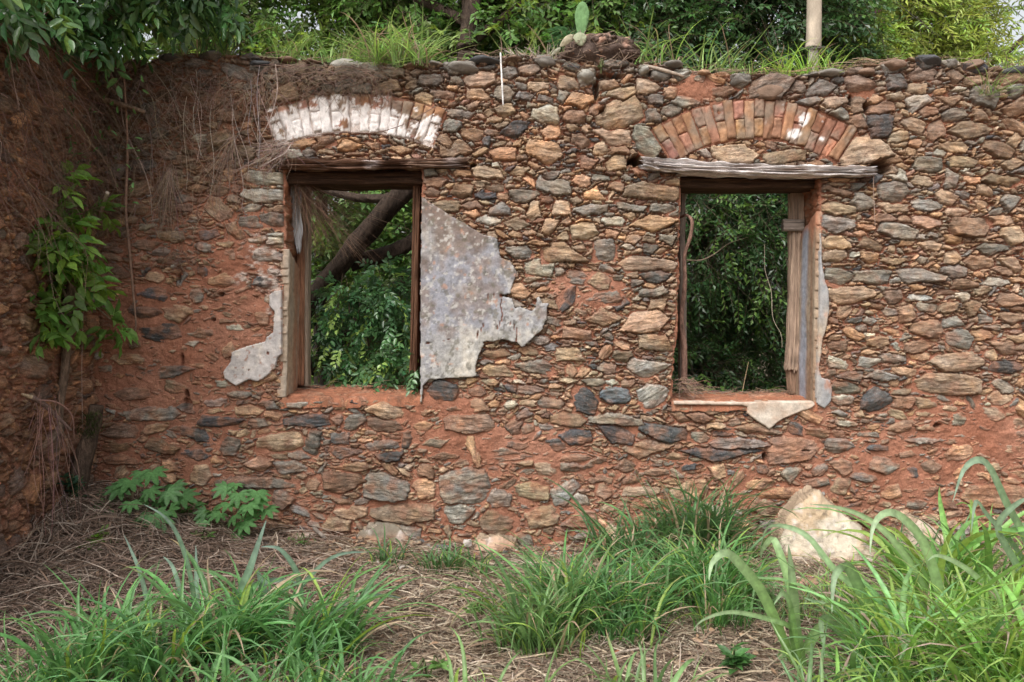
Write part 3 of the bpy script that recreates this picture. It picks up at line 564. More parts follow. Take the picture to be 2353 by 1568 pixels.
# ---- brick arches
def boxv(c, ax, az, w_, h_, y0, y1, r):
    """brick with worn corners: local axes ax (width), az (length)"""
    b = .006; pts = []
    us = np.array([-1, -1+2*b/w_, 1-2*b/w_, 1]); vs = np.array([-1, -1+2*b/h_, 1-2*b/h_, 1])
    # front face grid plus rim
    n = 7; m_ = 13
    u = np.concatenate([[-1, -1], np.linspace(-1+2*b/w_*1.6, 1-2*b/w_*1.6, n), [1, 1]]); v = np.concatenate([[-1, -1], np.linspace(-1+3.2*b/h_, 1-3.2*b/h_, m_), [1, 1]])
    Ug, Vg = np.meshgrid(u, v); yy = np.full(Ug.shape, y0, float)
    ii = np.zeros(Ug.shape, int); ii[0, :] = 2; ii[-1, :] = 2; ii[:, 0] = 2; ii[:, -1] = 2
    e1 = np.zeros(Ug.shape, bool); e1[1, :] = e1[-2, :] = True; e1[:, 1] = e1[:, -2] = True
    yy = np.where(ii == 2, y1, np.where(e1, y0+b, y0))
    sd = r.integers(0, 9999)
    du = .006*noise2(Ug*1.5+sd, Vg*2.5, sd % 97); dv = .005*noise2(Ug*1.5, Vg*2.5+sd, sd % 89)
    x = Ug*w_/2+du; z = Vg*h_/2+dv
    yy = yy+np.where(ii == 2, 0, .006*noise2(Ug*2.5+sd, Vg*4, sd % 83))+np.where(ii == 2, 0, .012*np.clip(noise2(Ug*1.2+sd*2, Vg*1.2, sd % 79)-.45, 0, 1)*2)
    Pw = c[None, None]+x[..., None]*ax+z[..., None]*az; Pw[..., 1] = yy
    nr, nc = Ug.shape; j, i = np.meshgrid(np.arange(nr-1), np.arange(nc-1), indexing='ij'); a = (j*nc+i).ravel()
    F = np.stack([a, a+1, a+nc+1, a+nc], 1)
    return Pw.reshape(-1, 3), F
def arch(which, ncourse, white):
    cx, cy, ri, ro, a0, a1 = arch_geo(which); mb = MB(); r = np.random.default_rng(ord(which))
    cX, cZ = PX(cx), PZ(cy)
    edges = np.linspace(a0, a1, ncourse+1)
    for k in range(ncourse):
        a = math.radians((edges[k]+edges[k+1])/2+r.normal(0, .12)); wd = math.radians(edges[k+1]-edges[k])
        az = np.array([math.sin(a), 0, math.cos(a)]); ax = np.array([math.cos(a), 0, -math.sin(a)])
        off = r.normal(0, 3.5)
        segs = [(ri, ro)] if k % 2 else [(ri, (ri+ro)/2+r.normal(0, 3)), None]
        if len(segs) == 2: segs[1] = (segs[0][1]+2.0, ro)
        for s0, s1 in segs:
            rm = (s0+s1)/2+off; wid = rm*S*wd-.005; ln = (s1-s0)*S-.002
            if which == 'R' and k == ncourse-1: rm += 4; 
            c = np.array([cX, 0, cZ])+az*rm*S
            tw = r.normal(0, .012); ax2 = ax*math.cos(tw)+az*math.sin(tw); az2 = az*math.cos(tw)-ax*math.sin(tw)
            y0 = -.002+r.normal(0, .006)
            V, F = boxv(c, ax2, az2, wid, ln, y0, .09, r)
            base = np.array([.31, .155, .10])*r.uniform(.6, 1.2)*np.array([1, r.uniform(.9, 1.15), r.uniform(.85, 1.2)])
            cc = base*(1+.45*fbm(V[:, 0]*22, V[:, 2]*22, 14, 4)[:, None])
            g_ = np.clip(fbm(V[:, 0]*9, V[:, 2]*9, 24, 3)*2+.15, 0, .7)[:, None]; cc = cc*(1-g_)+np.array([.22, .18, .14])*g_
            wv = white(V[:, 0]/S+PCX, PCY-(V[:, 2]-CAMZ)/S)[:, None]; soil_ = (np.clip((np.hypot(V[:, 0]/S+PCX-812, PCY-(V[:, 2]-CAMZ)/S-786)-558)/12-.4*(V[:, 0] > PX(925))-.5+.8*fbm(V[:, 0]*14, V[:, 2]*14, 54, 3)-.35*(V[:, 0] > PX(905)), 0, .9)*(which == 'L'))[:, None]
            cc = cc*(1-wv)+np.array([.74, .70, .68])*(1+.06*noise2(V[:, 0]*40, V[:, 2]*40, 3)[:, None])*wv
            cc = cc*(1-soil_)+np.array([.08, .06, .035])*soil_
            mb.add(V, F, np.clip(cc, .01, .85))
    return mb.build('brick_arch', M['brick'], wall, smooth=True)
arch('L', 17, whiteL); arch('R', 20, whiteR)

# ---- timber lintels, frames
def ridge(a, b, s): return 1-2*np.abs(noise2(a, b, s))
def beam(pts, w_, h_, n=60, seed=0, colr=(.4, .36, .33), rough=.012, mid=None, ragged=.06, mat='wood_x', axis='x', colfn=None):
    """weathered timber along a path; cross-section w_ (depth, y) by h_; grooved along the grain with splintered ends"""
    path = smooth_path(pts, n); r = np.random.default_rng(seed)
    T = norm(np.gradient(path, axis=0)); Yv = np.array([0, 1., 0]); Nn = norm(np.cross(T, Yv))
    k = 72; a = np.arange(k)/k*2*np.pi
    ca, sa = np.cos(a), np.sin(a); p = 9.0
    rad = (np.abs(ca)**p+np.abs(sa)**p)**(-1/p)
    cu, cv = ca*rad*w_/2, sa*rad*h_/2
    l = np.arange(n)[:, None]/n; L = np.linalg.norm(path[-1]-path[0])
    g = rough*.9*fbm(np.arange(k)[None]*.55+seed*7, l*L*3.5, seed, 3)+rough*.7*ridge(np.arange(k)[None]*.35+3, l*L*4, seed+3)-rough*.3+rough*.5*fbm(np.arange(k)[None]*0+seed, l*L*9, seed+4, 3)
    sc_ = 1+g*2/min(w_, h_)
    th = np.interp(l[:, 0], [0, 1], [1, 1])*(1+.0*l[:, 0]) if mid is None else np.interp(l[:, 0], *mid)
    V = path[:, None]+(cu*sc_)[..., None]*Yv+(cv*sc_*th[:, None])[..., None]*Nn[:, None]
    jag = ragged*noise2(np.arange(k)*.8, np.zeros(k)+seed, seed+9)
    fall = np.exp(-np.arange(n)/n*14)[:, None]
    V = V-T[:, None]*(jag[None]*fall)[..., None]+T[:, None]*(jag[None]*fall[::-1])[..., None]
    V = V.reshape(-1, 3); F = []
    i = np.arange(n-1)[:, None]*k; j = np.arange(k)[None]; j2 = (j+1) % k
    F = np.stack(np.broadcast_arrays(i+j, i+j2, i+k+j2, i+k+j), -1).reshape(-1, 4)
    V = np.concatenate([V, path[:1]+T[0]*.02, path[-1:]-T[-1]*.02]); kk = np.arange(k); k2 = (kk+1) % k
    F = np.concatenate([F, np.stack([k2, kk, np.full(k, n*k), np.full(k, n*k)], 1), np.stack([(n-1)*k+kk, (n-1)*k+k2, np.full(k, n*k+1), np.full(k, n*k+1)], 1)])
    gg = np.concatenate([g.ravel()/rough, [0, 0]])
    cc = np.array(colr)*(1+.32*gg[:, None])
    if colfn is not None: cc = colfn(V, cc, gg)
    return V, F, np.clip(cc, .01, .85)
def addbeam(name, parent, pts, w_, h_, **k):
    V, F, cc = beam(pts, w_, h_, **k); mb = MB(); mb.add(V, F, cc); return mb.build(name, M[k.get('mat', 'wood_x')], parent)
def part(name, loc):
    o = bpy.data.objects.new(name, None); C.objects.link(o); o.parent = wall; o.location = loc; o.empty_display_size = .1; return o
def cL(V, cc, gg):
    n = fbm(V[:, 0]*5, V[:, 2]*40, 12, 3)
    red = np.clip(n*2+.2+(.9*(V[:, 0] < -.75)), 0, 1)[:, None]; cc = cc*(1-red)+np.array([.19, .105, .07])*(1+.4*gg[:, None])*red
    wh = np.clip(np.exp(-((V[:, 0]-PX(855))/.05)**2)*1.2+np.exp(-((V[:, 0]-PX(1040))/.08)**2)*.8+n*.4-.3, 0, .8)[:, None]
    return cc*(1-wh)+np.array([.52, .44, .42])*wh
addbeam('lintel', wall, [(PX(632), .02, PZ(378)), (PX(800), .015, PZ(380)), (PX(950), .015, PZ(377)), (PX(1070), .02, PZ(375))], .12, .052, n=110, seed=3, colr=(.30, .20, .15), rough=.017, colfn=cL, ragged=.05)
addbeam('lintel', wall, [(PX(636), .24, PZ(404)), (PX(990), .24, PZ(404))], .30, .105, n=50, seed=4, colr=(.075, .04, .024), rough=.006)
def cR(V, cc, gg):
    n = fbm(V[:, 0]*3, V[:, 2]*60, 16, 3)[:, None]; b_ = np.clip(n*2.2-.45+.35*np.clip(gg[:, None]*-1, 0, 1), 0, .85)
    return cc*(1-b_)+np.array([.24, .15, .11])*b_
addbeam('lintel', wall, [(PX(1484), -.02, PZ(379)), (PX(1560), -.025, PZ(387)), (PX(1700), -.02, PZ(394)), (PX(1860), -.02, PZ(397)), (PX(1992), -.02, PZ(397))], .17, .076, n=130, seed=5, colr=(.72, .66, .64), rough=.018, colfn=cR, ragged=.07,
        mid=([0, .1, .3, .6, .8, 1], [.62, 1.0, 1.05, .82, .92, .85]))
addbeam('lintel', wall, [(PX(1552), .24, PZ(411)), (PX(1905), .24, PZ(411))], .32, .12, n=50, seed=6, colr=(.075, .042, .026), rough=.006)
# left window frame
wf = part('window_frame', (PX(690), .45, PZ(900)))
def childbeam(name, parent, pts, w_, h_, **k):
    V, F, cc = beam(pts, w_, h_, **k); mb = MB(); mb.add(V-np.array(parent.location), F, cc); return mb.build(name, M[k.get('mat', 'wood_z')], parent, world=False)
YF = .42
childbeam('jamb', wf, [(PX(703, YF), YF, PZ(414, YF)), (PX(702, YF), YF, PZ(640, YF)), (PX(701, YF), YF, PZ(886, YF))], .10, .066, n=60, seed=21, colr=(.30, .235, .18), rough=.004, mat='wood_z', ragged=.0)
childbeam('jamb', wf, [(PX(692, .36), .36, PZ(414, .36)), (PX(691, .36), .36, PZ(886, .36))], .05, .05, n=60, seed=22, colr=(.27, .135, .08), rough=.004, mat='wood_z', ragged=.0)
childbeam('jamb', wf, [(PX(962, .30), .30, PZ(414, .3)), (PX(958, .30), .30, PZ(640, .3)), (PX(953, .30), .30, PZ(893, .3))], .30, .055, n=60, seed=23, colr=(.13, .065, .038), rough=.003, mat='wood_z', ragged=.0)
childbeam('loose_board', wf, [(PX(680, .2), .20, PZ(400, .2)), (PX(682, .2), .20, PZ(500, .2)), (PX(686, .2), .19, PZ(574, .2))], .02, .072, n=50, seed=24, colr=(.33, .33, .34), rough=.004, mat='wood_z', ragged=.05, mid=([0, .7, 1], [1, .9, .25]))
wf2 = part('window_frame', (PX(1825), .40, PZ(905)))
childbeam('jamb', wf2, [(PX(1829, .38), .38, PZ(416, .38)), (PX(1829, .38), .38, PZ(560, .38)), (PX(1825, .38), .38, PZ(760, .38)), (PX(1819, .38), .38, PZ(850, .38))], .09, .098, n=70, seed=25, colr=(.33, .235, .175), rough=.006, mat='wood_z', ragged=.03)
childbeam('jamb', wf2, [(PX(1822, .36), .40, PZ(845, .36)), (PX(1828, .36), .40, PZ(908, .36))], .07, .075, n=30, seed=26, colr=(.25, .16, .11), rough=.006, mat='wood_z', ragged=.03)
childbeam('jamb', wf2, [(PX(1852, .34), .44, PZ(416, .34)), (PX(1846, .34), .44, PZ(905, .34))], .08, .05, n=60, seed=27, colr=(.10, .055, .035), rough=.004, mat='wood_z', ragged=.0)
childbeam('jamb', wf2, [(PX(1565, .36), .36, PZ(416, .36)), (PX(1569, .36), .36, PZ(895, .36))], .09, .05, n=60, seed=28, colr=(.20, .16, .135), rough=.004, mat='wood_z', ragged=.0)
childbeam('cleat', wf2, [(PX(1798, .32), .32, PZ(518, .32)), (PX(1846, .32), .32, PZ(518, .32))], .05, .085, n=24, seed=29, colr=(.36, .30, .26), rough=.003, mat='wood_x', ragged=.004)

# ---- plaster remnants (slabs of their own thickness on the wall face)
def plaster(pts, off, thick, colfn, seed, g=.006, edge=.35, name='plaster', y=0.0, tw=None, pits=()):
    a = np.array(pts); x0, z0 = a.min(0)-.03; x1, z1 = a.max(0)+.03
    xs = np.arange(x0, x1, g); zs = np.arange(z0, z1, g); X, Z = np.meshgrid(xs, zs)
    sd = polysd(X, Z, pts)+edge*.012*fbm(X*22, Z*22, seed, 4)
    m = sd < 0; m = m[:-1, :-1] & m[1:, :-1] & m[:-1, 1:] & m[1:, 1:]
    H = off+.013*fbm(X*4, Z*4, seed+1, 3)+.0035*fbm(X*35, Z*35, seed+2, 4)-.012*np.clip(1+sd/.012, 0, 1)**2
    cc = colfn(X, Z)
    for cx, cy, rx, ry in pits:
        d = np.hypot((X-PX(cx))/(rx*S), (Z-PZ(cy))/(ry*S))+.3*noise2(X*60, Z*60, 4)
        k = np.clip(1.3-d, 0, 1); H = H-.02*k; k = np.clip(k*2, 0, 1)[..., None]; cc = cc*(1-k)+np.array([.2, .08, .05])*k
    D_ = dict(H=H, X=X, Z=Z, stone=X*0, U=X, V=Z)
    return sheet(name, D_, m, cc, tw or (lambda a, b, c: np.stack([a, y-c, b], 1)), M['plaster'], wall, thick, 1, 0, lambda x, z, d: np.array([.42, .33, .26]), seed, attrs=False)
def mixn(c0, c1, f): f = np.clip(f, 0, 1)[..., None]; return np.asarray(c0)*(1-f)+np.asarray(c1)*f
def bigcol(X, Z):
    px = X/S+PCX; py = PCY-(Z-CAMZ)/S
    lav = np.array([.27, .27, .30]); gry = np.array([.34, .325, .305])
    c = mixn(lav, gry, .5+1.1*fbm(X*5, Z*5, 71, 4)+np.clip((py-760)/140, -.5, .6))
    c = mixn(c, (.54, .49, .42), np.clip(2.2*fbm(X*9+3, Z*5, 72, 5)-.55+.7*np.exp(-((px-1100)**2/6000+(py-745)**2/1500)), 0, .8))
    c = mixn(c, (.16, .115, .09), np.clip((620-py)/120+1.5*fbm(X*8, Z*8, 73, 5), 0, .82))
    c = mixn(c, (.20, .15, .125), np.clip(2.2*fbm(X*8+9, Z*8, 74, 5)+.15-np.clip((py-700)/100, 0, 1), 0, .65))
    c = mixn(c, (.38, .22, .155), np.clip(4*fbm(X*18, Z*18, 75, 5)-1.5+.8*np.exp(-((px-1010)**2/1500+(py-600)**2/6000)), 0, .75))
    c = mixn(c, (.10, .09, .085), np.clip(5*noise2(X*70, Z*70, 76)*np.clip(fbm(X*5, Z*5, 79, 3)+.3, 0, 1)-1.4, 0, .7))
    c = mixn(c, (.13, .12, .09), np.clip(4*fbm(X*26, Z*26, 77, 4)-.95+.8*np.exp(-((px-1110)**2/1500+(py-700)**2/1200)), 0, .6))
    c = mixn(c, (.5, .48, .45), np.clip(4*fbm(X*38, Z*38, 78, 4)-1.0, 0, .6))
    return c*(1+.10*noise2(X*90, Z*90, 5))[..., None]
A5 = lambda pts: [(762.9+.3517*x, 505.5+.3517*y) for x, y in pts]
big = [(969, 452), (988, 464), (1030, 492), (1079, 520), (1118, 543)]+A5([(1060, 110), (1085, 130), (1105, 250), (1170, 275), (1218, 345), (1190, 410), (1165, 480), (1112, 498)])
big1 = big+A5([(1150, 506), (1182, 515), (1196, 580), (1225, 560), (1300, 590), (1332, 565), (1330, 510), (1352, 497), (1375, 540), (1420, 547), (1408, 585), (1405, 650), (1375, 715), (1300, 785), (1238, 842), (1205, 800), (1180, 802), (1130, 782), (1060, 795), (995, 800), (965, 880), (945, 960), (945, 1020), (870, 1030), (740, 1035), (640, 1045), (600, 1080), (592, 1190), (578, 1190), (578, 600)])
crk = [(1110, 500), (1108, 530), (1102, 560), (1108, 590), (1114, 620), (1110, 650), (1098, 680), (1082, 700), (1100, 498), (1060, 496), (1020, 500), (1208, 720), (1190, 700), (1165, 680), (1206, 760), (1204, 790), (950, 760), (955, 740), (975, 720), (990, 690)]
plaster(PP(big1), .038, .09, bigcol, 81, edge=.8, pits=[(984, 789, 4, 2.4), (1021, 783, 1.6, 1.6), (1032, 780, 3, 1.6)]+[(762.9+.3517*x, 505.5+.3517*y, 1.3, 6) for x, y in crk])
def palec(X, Z):
    c = mixn((.50, .46, .44), (.40, .37, .36), .5+1.3*fbm(X*8, Z*8, 84, 4)); c = mixn(c, (.62, .56, .50), 2*fbm(X*20, Z*20, 85, 4)-.3)
    return mixn(c, (.30, .15, .10), np.clip(4*fbm(X*40, Z*40, 86, 3)-1.5, 0, .8))
A4 = lambda pts: [(.3517*x, 505.5+.3517*y) for x, y in pts]
plaster(PP(A4([(1848, 455), (1800, 465), (1768, 490), (1762, 560), (1797, 600), (1787, 730), (1745, 765), (1738, 790), (1665, 812), (1600, 830), (1520, 862), (1508, 930), (1462, 990), (1470, 1040), (1520, 1070), (1550, 1087), (1600, 1058), (1640, 1043), (1690, 1062), (1740, 1030), (1800, 975), (1818, 900), (1848, 880)])), .036, .08, palec, 83,
        pits=[(596, 878, 4, 3), (574, 850, 1.6, 1.4), (618, 812, 2.5, 4), (590, 862, 1.2, 1.2), (628, 855, 1.5, 2)])
def rcol(X, Z):
    py = PCY-(Z-CAMZ)/S
    c = mixn((.40, .33, .26), (.32, .32, .33), .5+1.1*fbm(X*10, Z*4, 87, 4)+np.clip((py-850)/80, 0, .8)*.6); return mixn(c, (.40, .19, .12), np.clip(2.4*fbm(X*12, Z*8, 88, 4)-.5, 0, .8))
A6 = lambda pts: [(1525.7+.3517*x, 505.5+.3517*y) for x, y in pts]
plaster(PP([(1886, 536), (1887, 600), (1893, 640), (1903, 672), (1904, 715), (1898, 752), (1889, 780), (1886, 815), (1880, 845), (1886, 868), (1905, 872), (1911, 895), (1908, 922), (1893, 940), (1876, 930), (1872, 905), (1876, 800), (1880, 700), (1881, 600), (1883, 536)]), .022, .06, rcol, 89)
def sillc(X, Z): return mixn((.46, .34, .26), (.54, .47, .40), .5+1.3*fbm(X*9, Z*9, 90, 4))
plaster(PP([(1546, 921), (1546, 930), (1600, 931), (1700, 932), (1714, 936), (1714, 950), (1735, 966), (1765, 987), (1797, 963), (1840, 945), (1862, 940), (1872, 930), (1866, 920), (1845, 921), (1700, 922)]), .030, .07, sillc, 91)
# plaster on the reveals: a slab standing on the jamb, running back into the opening
def reveal(xe_top, xe_bot, y0, y1, ptop, pbot, colfn, seed, sgn, name='plaster'):
    zs = np.arange(PZ(pbot), PZ(ptop), .008); ys = np.arange(y0, y1, .008); Y, Z = np.meshgrid(ys, zs)
    sd = np.maximum(np.maximum(y0+.012-Y+.0*Z, Y-(y1-.05-.06*noise2(Z*3, Z*0, seed))), np.maximum(Z-(PZ(ptop)-.03-.4*(Y-y0)), PZ(pbot)+.008-Z))+.014*fbm(Y*20, Z*12, seed, 4)
    m = sd < 0; m = m[:-1, :-1] & m[1:, :-1] & m[:-1, 1:] & m[1:, 1:]
    t = (PZ(ptop)-Z)/(PZ(ptop)-PZ(pbot)); xe = PX(xe_top)*(1-t)+PX(xe_bot)*t
    H = .026+.006*fbm(Y*6, Z*5, seed+1, 3)+.002*fbm(Y*50, Z*40, seed+2, 3)-.012*np.clip(1+sd/.015, 0, 1)**2
    cc = colfn(Y, Z); XE = xe; D_ = dict(H=H, X=Y, Z=Z, stone=Y*0, U=Y, V=Z)
    z_lo, z_hi = PZ(pbot), PZ(ptop)
    tw = lambda a, b, c: np.stack([PX(xe_top)*(b-z_lo)/(z_hi-z_lo)+PX(xe_bot)*(z_hi-b)/(z_hi-z_lo)+sgn*c, a, b], 1)
    return sheet(name, D_, m, cc, tw, M['plaster'], wall, .05, 1, 0, lambda x, z, d: np.array([.42, .30, .22]), seed, attrs=False)
reveal(656, 648, -.005, .40, 560, 916, lambda Y, Z: mixn(mixn((.44, .34, .25), (.38, .20, .13), np.clip((Y-.17)/.07+1.0*fbm(Y*9, Z*3, 95, 4), 0, .9)), (.36, .32, .27), np.clip(1.8*fbm(Y*22, Z*3, 96, 4), 0, .6)), 94, 1)
def revR(Y, Z):
    st_ = fbm(Y*26, Z*1.2, 101, 4)
    c = mixn((.34, .27, .20), (.27, .17, .11), .5+1.6*st_); c = mixn(c, (.33, .36, .43), np.clip(1.3-np.abs(Y-.23)/.075+.6*fbm(Y*8, Z*3, 102, 3), 0, .92))
    return mixn(c, (.45, .20, .12), np.clip((Z-2.15)/.15+.8*fbm(Y*12, Z*9, 103, 3), 0, .85))
reveal(1886, 1877, -.005, .42, 470, 934, revR, 100, -1)
# clay on the window sills
def sill(x0p, x1p, pf, pb, seed):
    x0, x1 = PX(x0p), PX(x1p); ys = np.arange(-.022, .53, .008); xs = np.arange(x0, x1, .008); Xg, Yg = np.meshgrid(xs, ys)
    r = rubble(x0, x1, 0, .56, .008, lambda x, z: np.asarray(x)*0+.12, [], seed, None, ('tob', (.35, .45, .2)), 1.0)
    zf, zb_ = PZ(pf), PZ(pb, .5)
    t = np.clip(r['Z']/.5, 0, 1)
    r['H'] = r['H']*.8+zf+(zb_-zf)*t**.8+.010*fbm(r['X']*6, r['Z']*6, seed, 3)-.05*np.clip(1-r['Z']/.02, 0, 1)**2
    mo = np.array([.40, .165, .095])*(1+.25*fbm(r['X']*14, r['Z']*14, seed+3, 4))[..., None]
    cc = r['col']*(r['stone'][..., None]*.45)+mo*(1-.45*r['stone'][..., None])
    m = np.ones((r['H'].shape[0]-1, r['H'].shape[1]-1), bool)
    return sheet('sill', r, m, cc, lambda a, b, c: np.stack([a, b-.012, c], 1), M['masonry'], wall, .012, 1, 0, None, seed)
sill(646, 971, 917, 889, 111); sill(1543, 1878, 927, 905, 112)

# ---------------------------------------------------------------- side wall coming towards the camera on the left
SX = PX(214)
sw = thing('side_wall', 'crumbling clay covered stone wall running forward from the left corner', 'wall', (SX, -1.3, 0))
KS = [(PX(55)*0-.62, PZ(885), .11, .13, .4, 'd'), (-.75, 1.3, .2, .16, -.3, 'g'), (-.5, .78, .28, .2, .5, 'g'), (-.9, .62, .2, .16, .2, 'g'), (-.35, 1.1, .2, .15, 0, 'b'), (-.3, .75, .25, .15, 0, 'b')]
def dry2(x, z): return np.clip(.66+.4*fbm(np.asarray(x)*1.6, np.asarray(z)*1.6, 120, 3), .12, .85)
KS = [(y+2.9, z, a, b_, c_, d_) for y, z, a, b_, c_, d_ in KS]
def dry2_(x, z): return np.clip(.25+.3*fbm(np.asarray(x)*1.5, np.asarray(z)*1.5, 120, 3)-.0*np.asarray(z), .08, .8)
D2 = rubble(0, 2.93, -.15, 3.75, .006, dry2, KS, 121, None, ('tobgdr', (.2, .25, .3, .12, .05, .08)))
X2, Z2 = D2['X'], D2['Z']
D2['H'] = D2['H']+.015*fbm(X2*8, Z2*8, 129, 4)+.06*fbm(X2*2.0, Z2*2.0, 122, 4)+.10*np.clip(X2-2.55, 0, 1)**1*np.clip(1-np.abs(Z2-1.3), 0, 1)
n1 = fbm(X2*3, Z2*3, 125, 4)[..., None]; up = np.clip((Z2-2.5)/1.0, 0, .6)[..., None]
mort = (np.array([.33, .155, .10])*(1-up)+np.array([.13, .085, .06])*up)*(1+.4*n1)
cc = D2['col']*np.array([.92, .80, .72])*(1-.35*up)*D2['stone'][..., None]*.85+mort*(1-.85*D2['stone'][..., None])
m2 = Z2 < 3.62+.05*fbm(X2*5, X2*0, 126, 3)+.25*np.clip(.9-X2*.3, 0, 1); m2 = m2[:-1, :-1] & m2[1:, 1:]
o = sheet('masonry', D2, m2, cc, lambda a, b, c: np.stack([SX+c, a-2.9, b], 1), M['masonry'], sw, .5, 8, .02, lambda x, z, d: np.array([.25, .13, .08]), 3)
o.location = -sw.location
# ---------------------------------------------------------------- ground
def gz(x, y):
    x = np.asarray(x, float); y = np.asarray(y, float)
    near = np.exp(-(x/14)**2-(y/14)**2)
    h = .035*fbm(x*1.1, y*1.1, 140, 3)*near+.012*fbm(x*7, y*7, 141, 3)*near
    h = h+.30*np.exp(-((x+3.0)/.75)**2-((y+.15)/.7)**2)+.10*np.exp(-((x+2.6)/1.5)**2-((y+.6)/1.1)**2)
    h = h+.5*np.clip(.6*fbm(x*.05, y*.05, 142, 3), -.3, 1)*(1-near)
    return h-.02
def axis_(lo, hi, near_lo, near_hi, step):
    a = list(np.arange(near_lo, near_hi, step)); s = step; v = near_hi
    while v < hi: a.append(v); s *= 1.25; v += s
    s = step; v = near_lo-step
    while v > lo: a.insert(0, v); s *= 1.25; v -= s
    return np.array(a)
gx_ = axis_(-600, 600, -4.5, 5.5, .03); gy_ = axis_(-600, 600, -4.6, 1.2, .03)
GX, GY = np.meshgrid(gx_, gy_); GZ = gz(GX, GY)
nxg = len(gx_); j, i = np.meshgrid(np.arange(len(gy_)-1), np.arange(nxg-1), indexing='ij'); a = (j*nxg+i).ravel()
Fg = np.stack([a, a+1, a+nxg+1, a+nxg], 1)
n_ = fbm(GX*2.2, GY*2.2, 144, 4)[..., None]
gc = np.array([.235, .155, .105])*(1+.35*n_); gc = gc*(1-np.clip(n_*1.5, 0, .5))+np.array([.30, .17, .11])*np.clip(n_*1.5, 0, .5)
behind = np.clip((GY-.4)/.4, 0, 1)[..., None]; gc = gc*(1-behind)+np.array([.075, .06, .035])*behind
g = mesh('ground', np.stack([GX, GY, GZ], -1).reshape(-1, 3), Fg, M['soil'], None, gc.reshape(-1, 3)); tag(g, kind='structure')
def GP(px, py):
    """ground point seen at photo position px,py"""
    d = CAMZ/((py-PCY)*S/CAMD)
    return (px-PCX)*S/CAMD*d, d-CAMD

# ---------------------------------------------------------------- plants: generators
LEAF = (np.array([[0, 0, 0], [.28, .42, .06], [.28, 0, -.02], [.28, -.42, .06], [.62, .40, .05], [.62, 0, -.05], [.62, -.40, .05], [1, 0, -.14]]),
        np.array([[0, 2, 1, 1], [0, 3, 2, 2], [1, 2, 5, 4], [2, 3, 6, 5], [4, 5, 7, 7], [5, 6, 7, 7]]))
LEAFS = (np.array([[0, 0, 0], [.42, .5, .10], [1, 0, -.05], [.42, -.5, .10]]), np.array([[0, 2, 1, 1], [0, 3, 2, 2]]))
def leaves(mb, b, d, n, L, W, col, tmpl=LEAFS):
    """b base, d direction, n face normal, L length, W width, col per leaf"""
    T, F = tmpl; d = norm(d); s = norm(np.cross(n, d)); n = np.cross(d, s)
    L = np.broadcast_to(L, (len(b),)); W = np.broadcast_to(W, (len(b),))
    V = b[:, None]+d[:, None]*(T[None, :, 0:1]*L[:, None, None])+s[:, None]*(T[None, :, 1:2]*W[:, None, None])+n[:, None]*(T[None, :, 2:3]*L[:, None, None])
    k = len(T); FF = (F[None]+np.arange(len(b))[:, None, None]*k).reshape(-1, 4)
    mb.add(V.reshape(-1, 3), FF, np.repeat(np.broadcast_to(col, (len(b), 3)), k, 0))
def in_blobs(r, blobs, n, shell=.35):
    w_ = np.array([b[3]*b[4]*b[5] for b in blobs])**(2/3.); w_ /= w_.sum(); q = r.choice(len(blobs), n, p=w_)
    B = np.array(blobs, float)[q]; u = norm(r.normal(0, 1, (n, 3))); rad = (shell+(1-shell)*r.random(n))**(.6)
    return B[:, :3]+u*B[:, 3:6]*rad[:, None]*(1+.12*r.normal(0, 1, (n, 1))), u
def crown(mb, blobs, n, leaf, wid, col, r, nl=9, sl=.22, droop=.35, tmpl=LEAFS, var=.3, young=.12, yc=(.24, .34, .07), twigs=None, shell=.35, out=.8):
    p, u = in_blobs(r, blobs, n, shell)
    D = norm(u*out+r.normal(0, .55, (n, 3))+np.array([0, 0, -droop])); sl_ = sl*r.uniform(.6, 1.3, n)
    perp = norm(np.cross(D, np.array([0, 0, 1.])+r.normal(0, .5, (n, 3))))
    c0 = np.array(col)*(1+var*r.normal(0, 1, (n, 1)).clip(-1.8, 2.2))*(1+.08*r.normal(0, 1, (n, 3)))
    yg = r.random(n) < young; c0[yg] = np.array(yc)*(1+.25*r.normal(0, 1, (yg.sum(), 1)))
    c0 = np.clip(c0, .006, .6)
    for k in range(nl):
        t = (k+1)/nl; side = 1 if k % 2 else -1
        if k == nl-1: side = 0
        b = p+D*(sl_*t)[:, None]+np.array([0, 0, -1])*(sl_*t*t*.25)[:, None]
        d = D*(.55 if side else 1)+perp*side*.9+r.normal(0, .18, (n, 3))+np.array([0, 0, -.25])
        nn = np.cross(perp, D)+r.normal(0, .35, (n, 3)); nn = nn*np.sign(nn[:, 2:3]+.3)
        leaves(mb, b, d, nn, leaf*r.uniform(.7, 1.2, n), wid*r.uniform(.8, 1.1, n), c0*(1+.12*r.normal(0, 1, (n, 1))), tmpl)
    if twigs is not None:
        t = np.linspace(-.6, 1, 5)[None, :, None]
        Pt = p[:, None]+D[:, None]*t*sl_[:, None, None]+np.array([0, 0, -1.])*(t*np.abs(t)*.25)*sl_[:, None, None]
        V, F = tubes(Pt, .0025, 3); twigs.add(V, F, (.13, .10, .07))
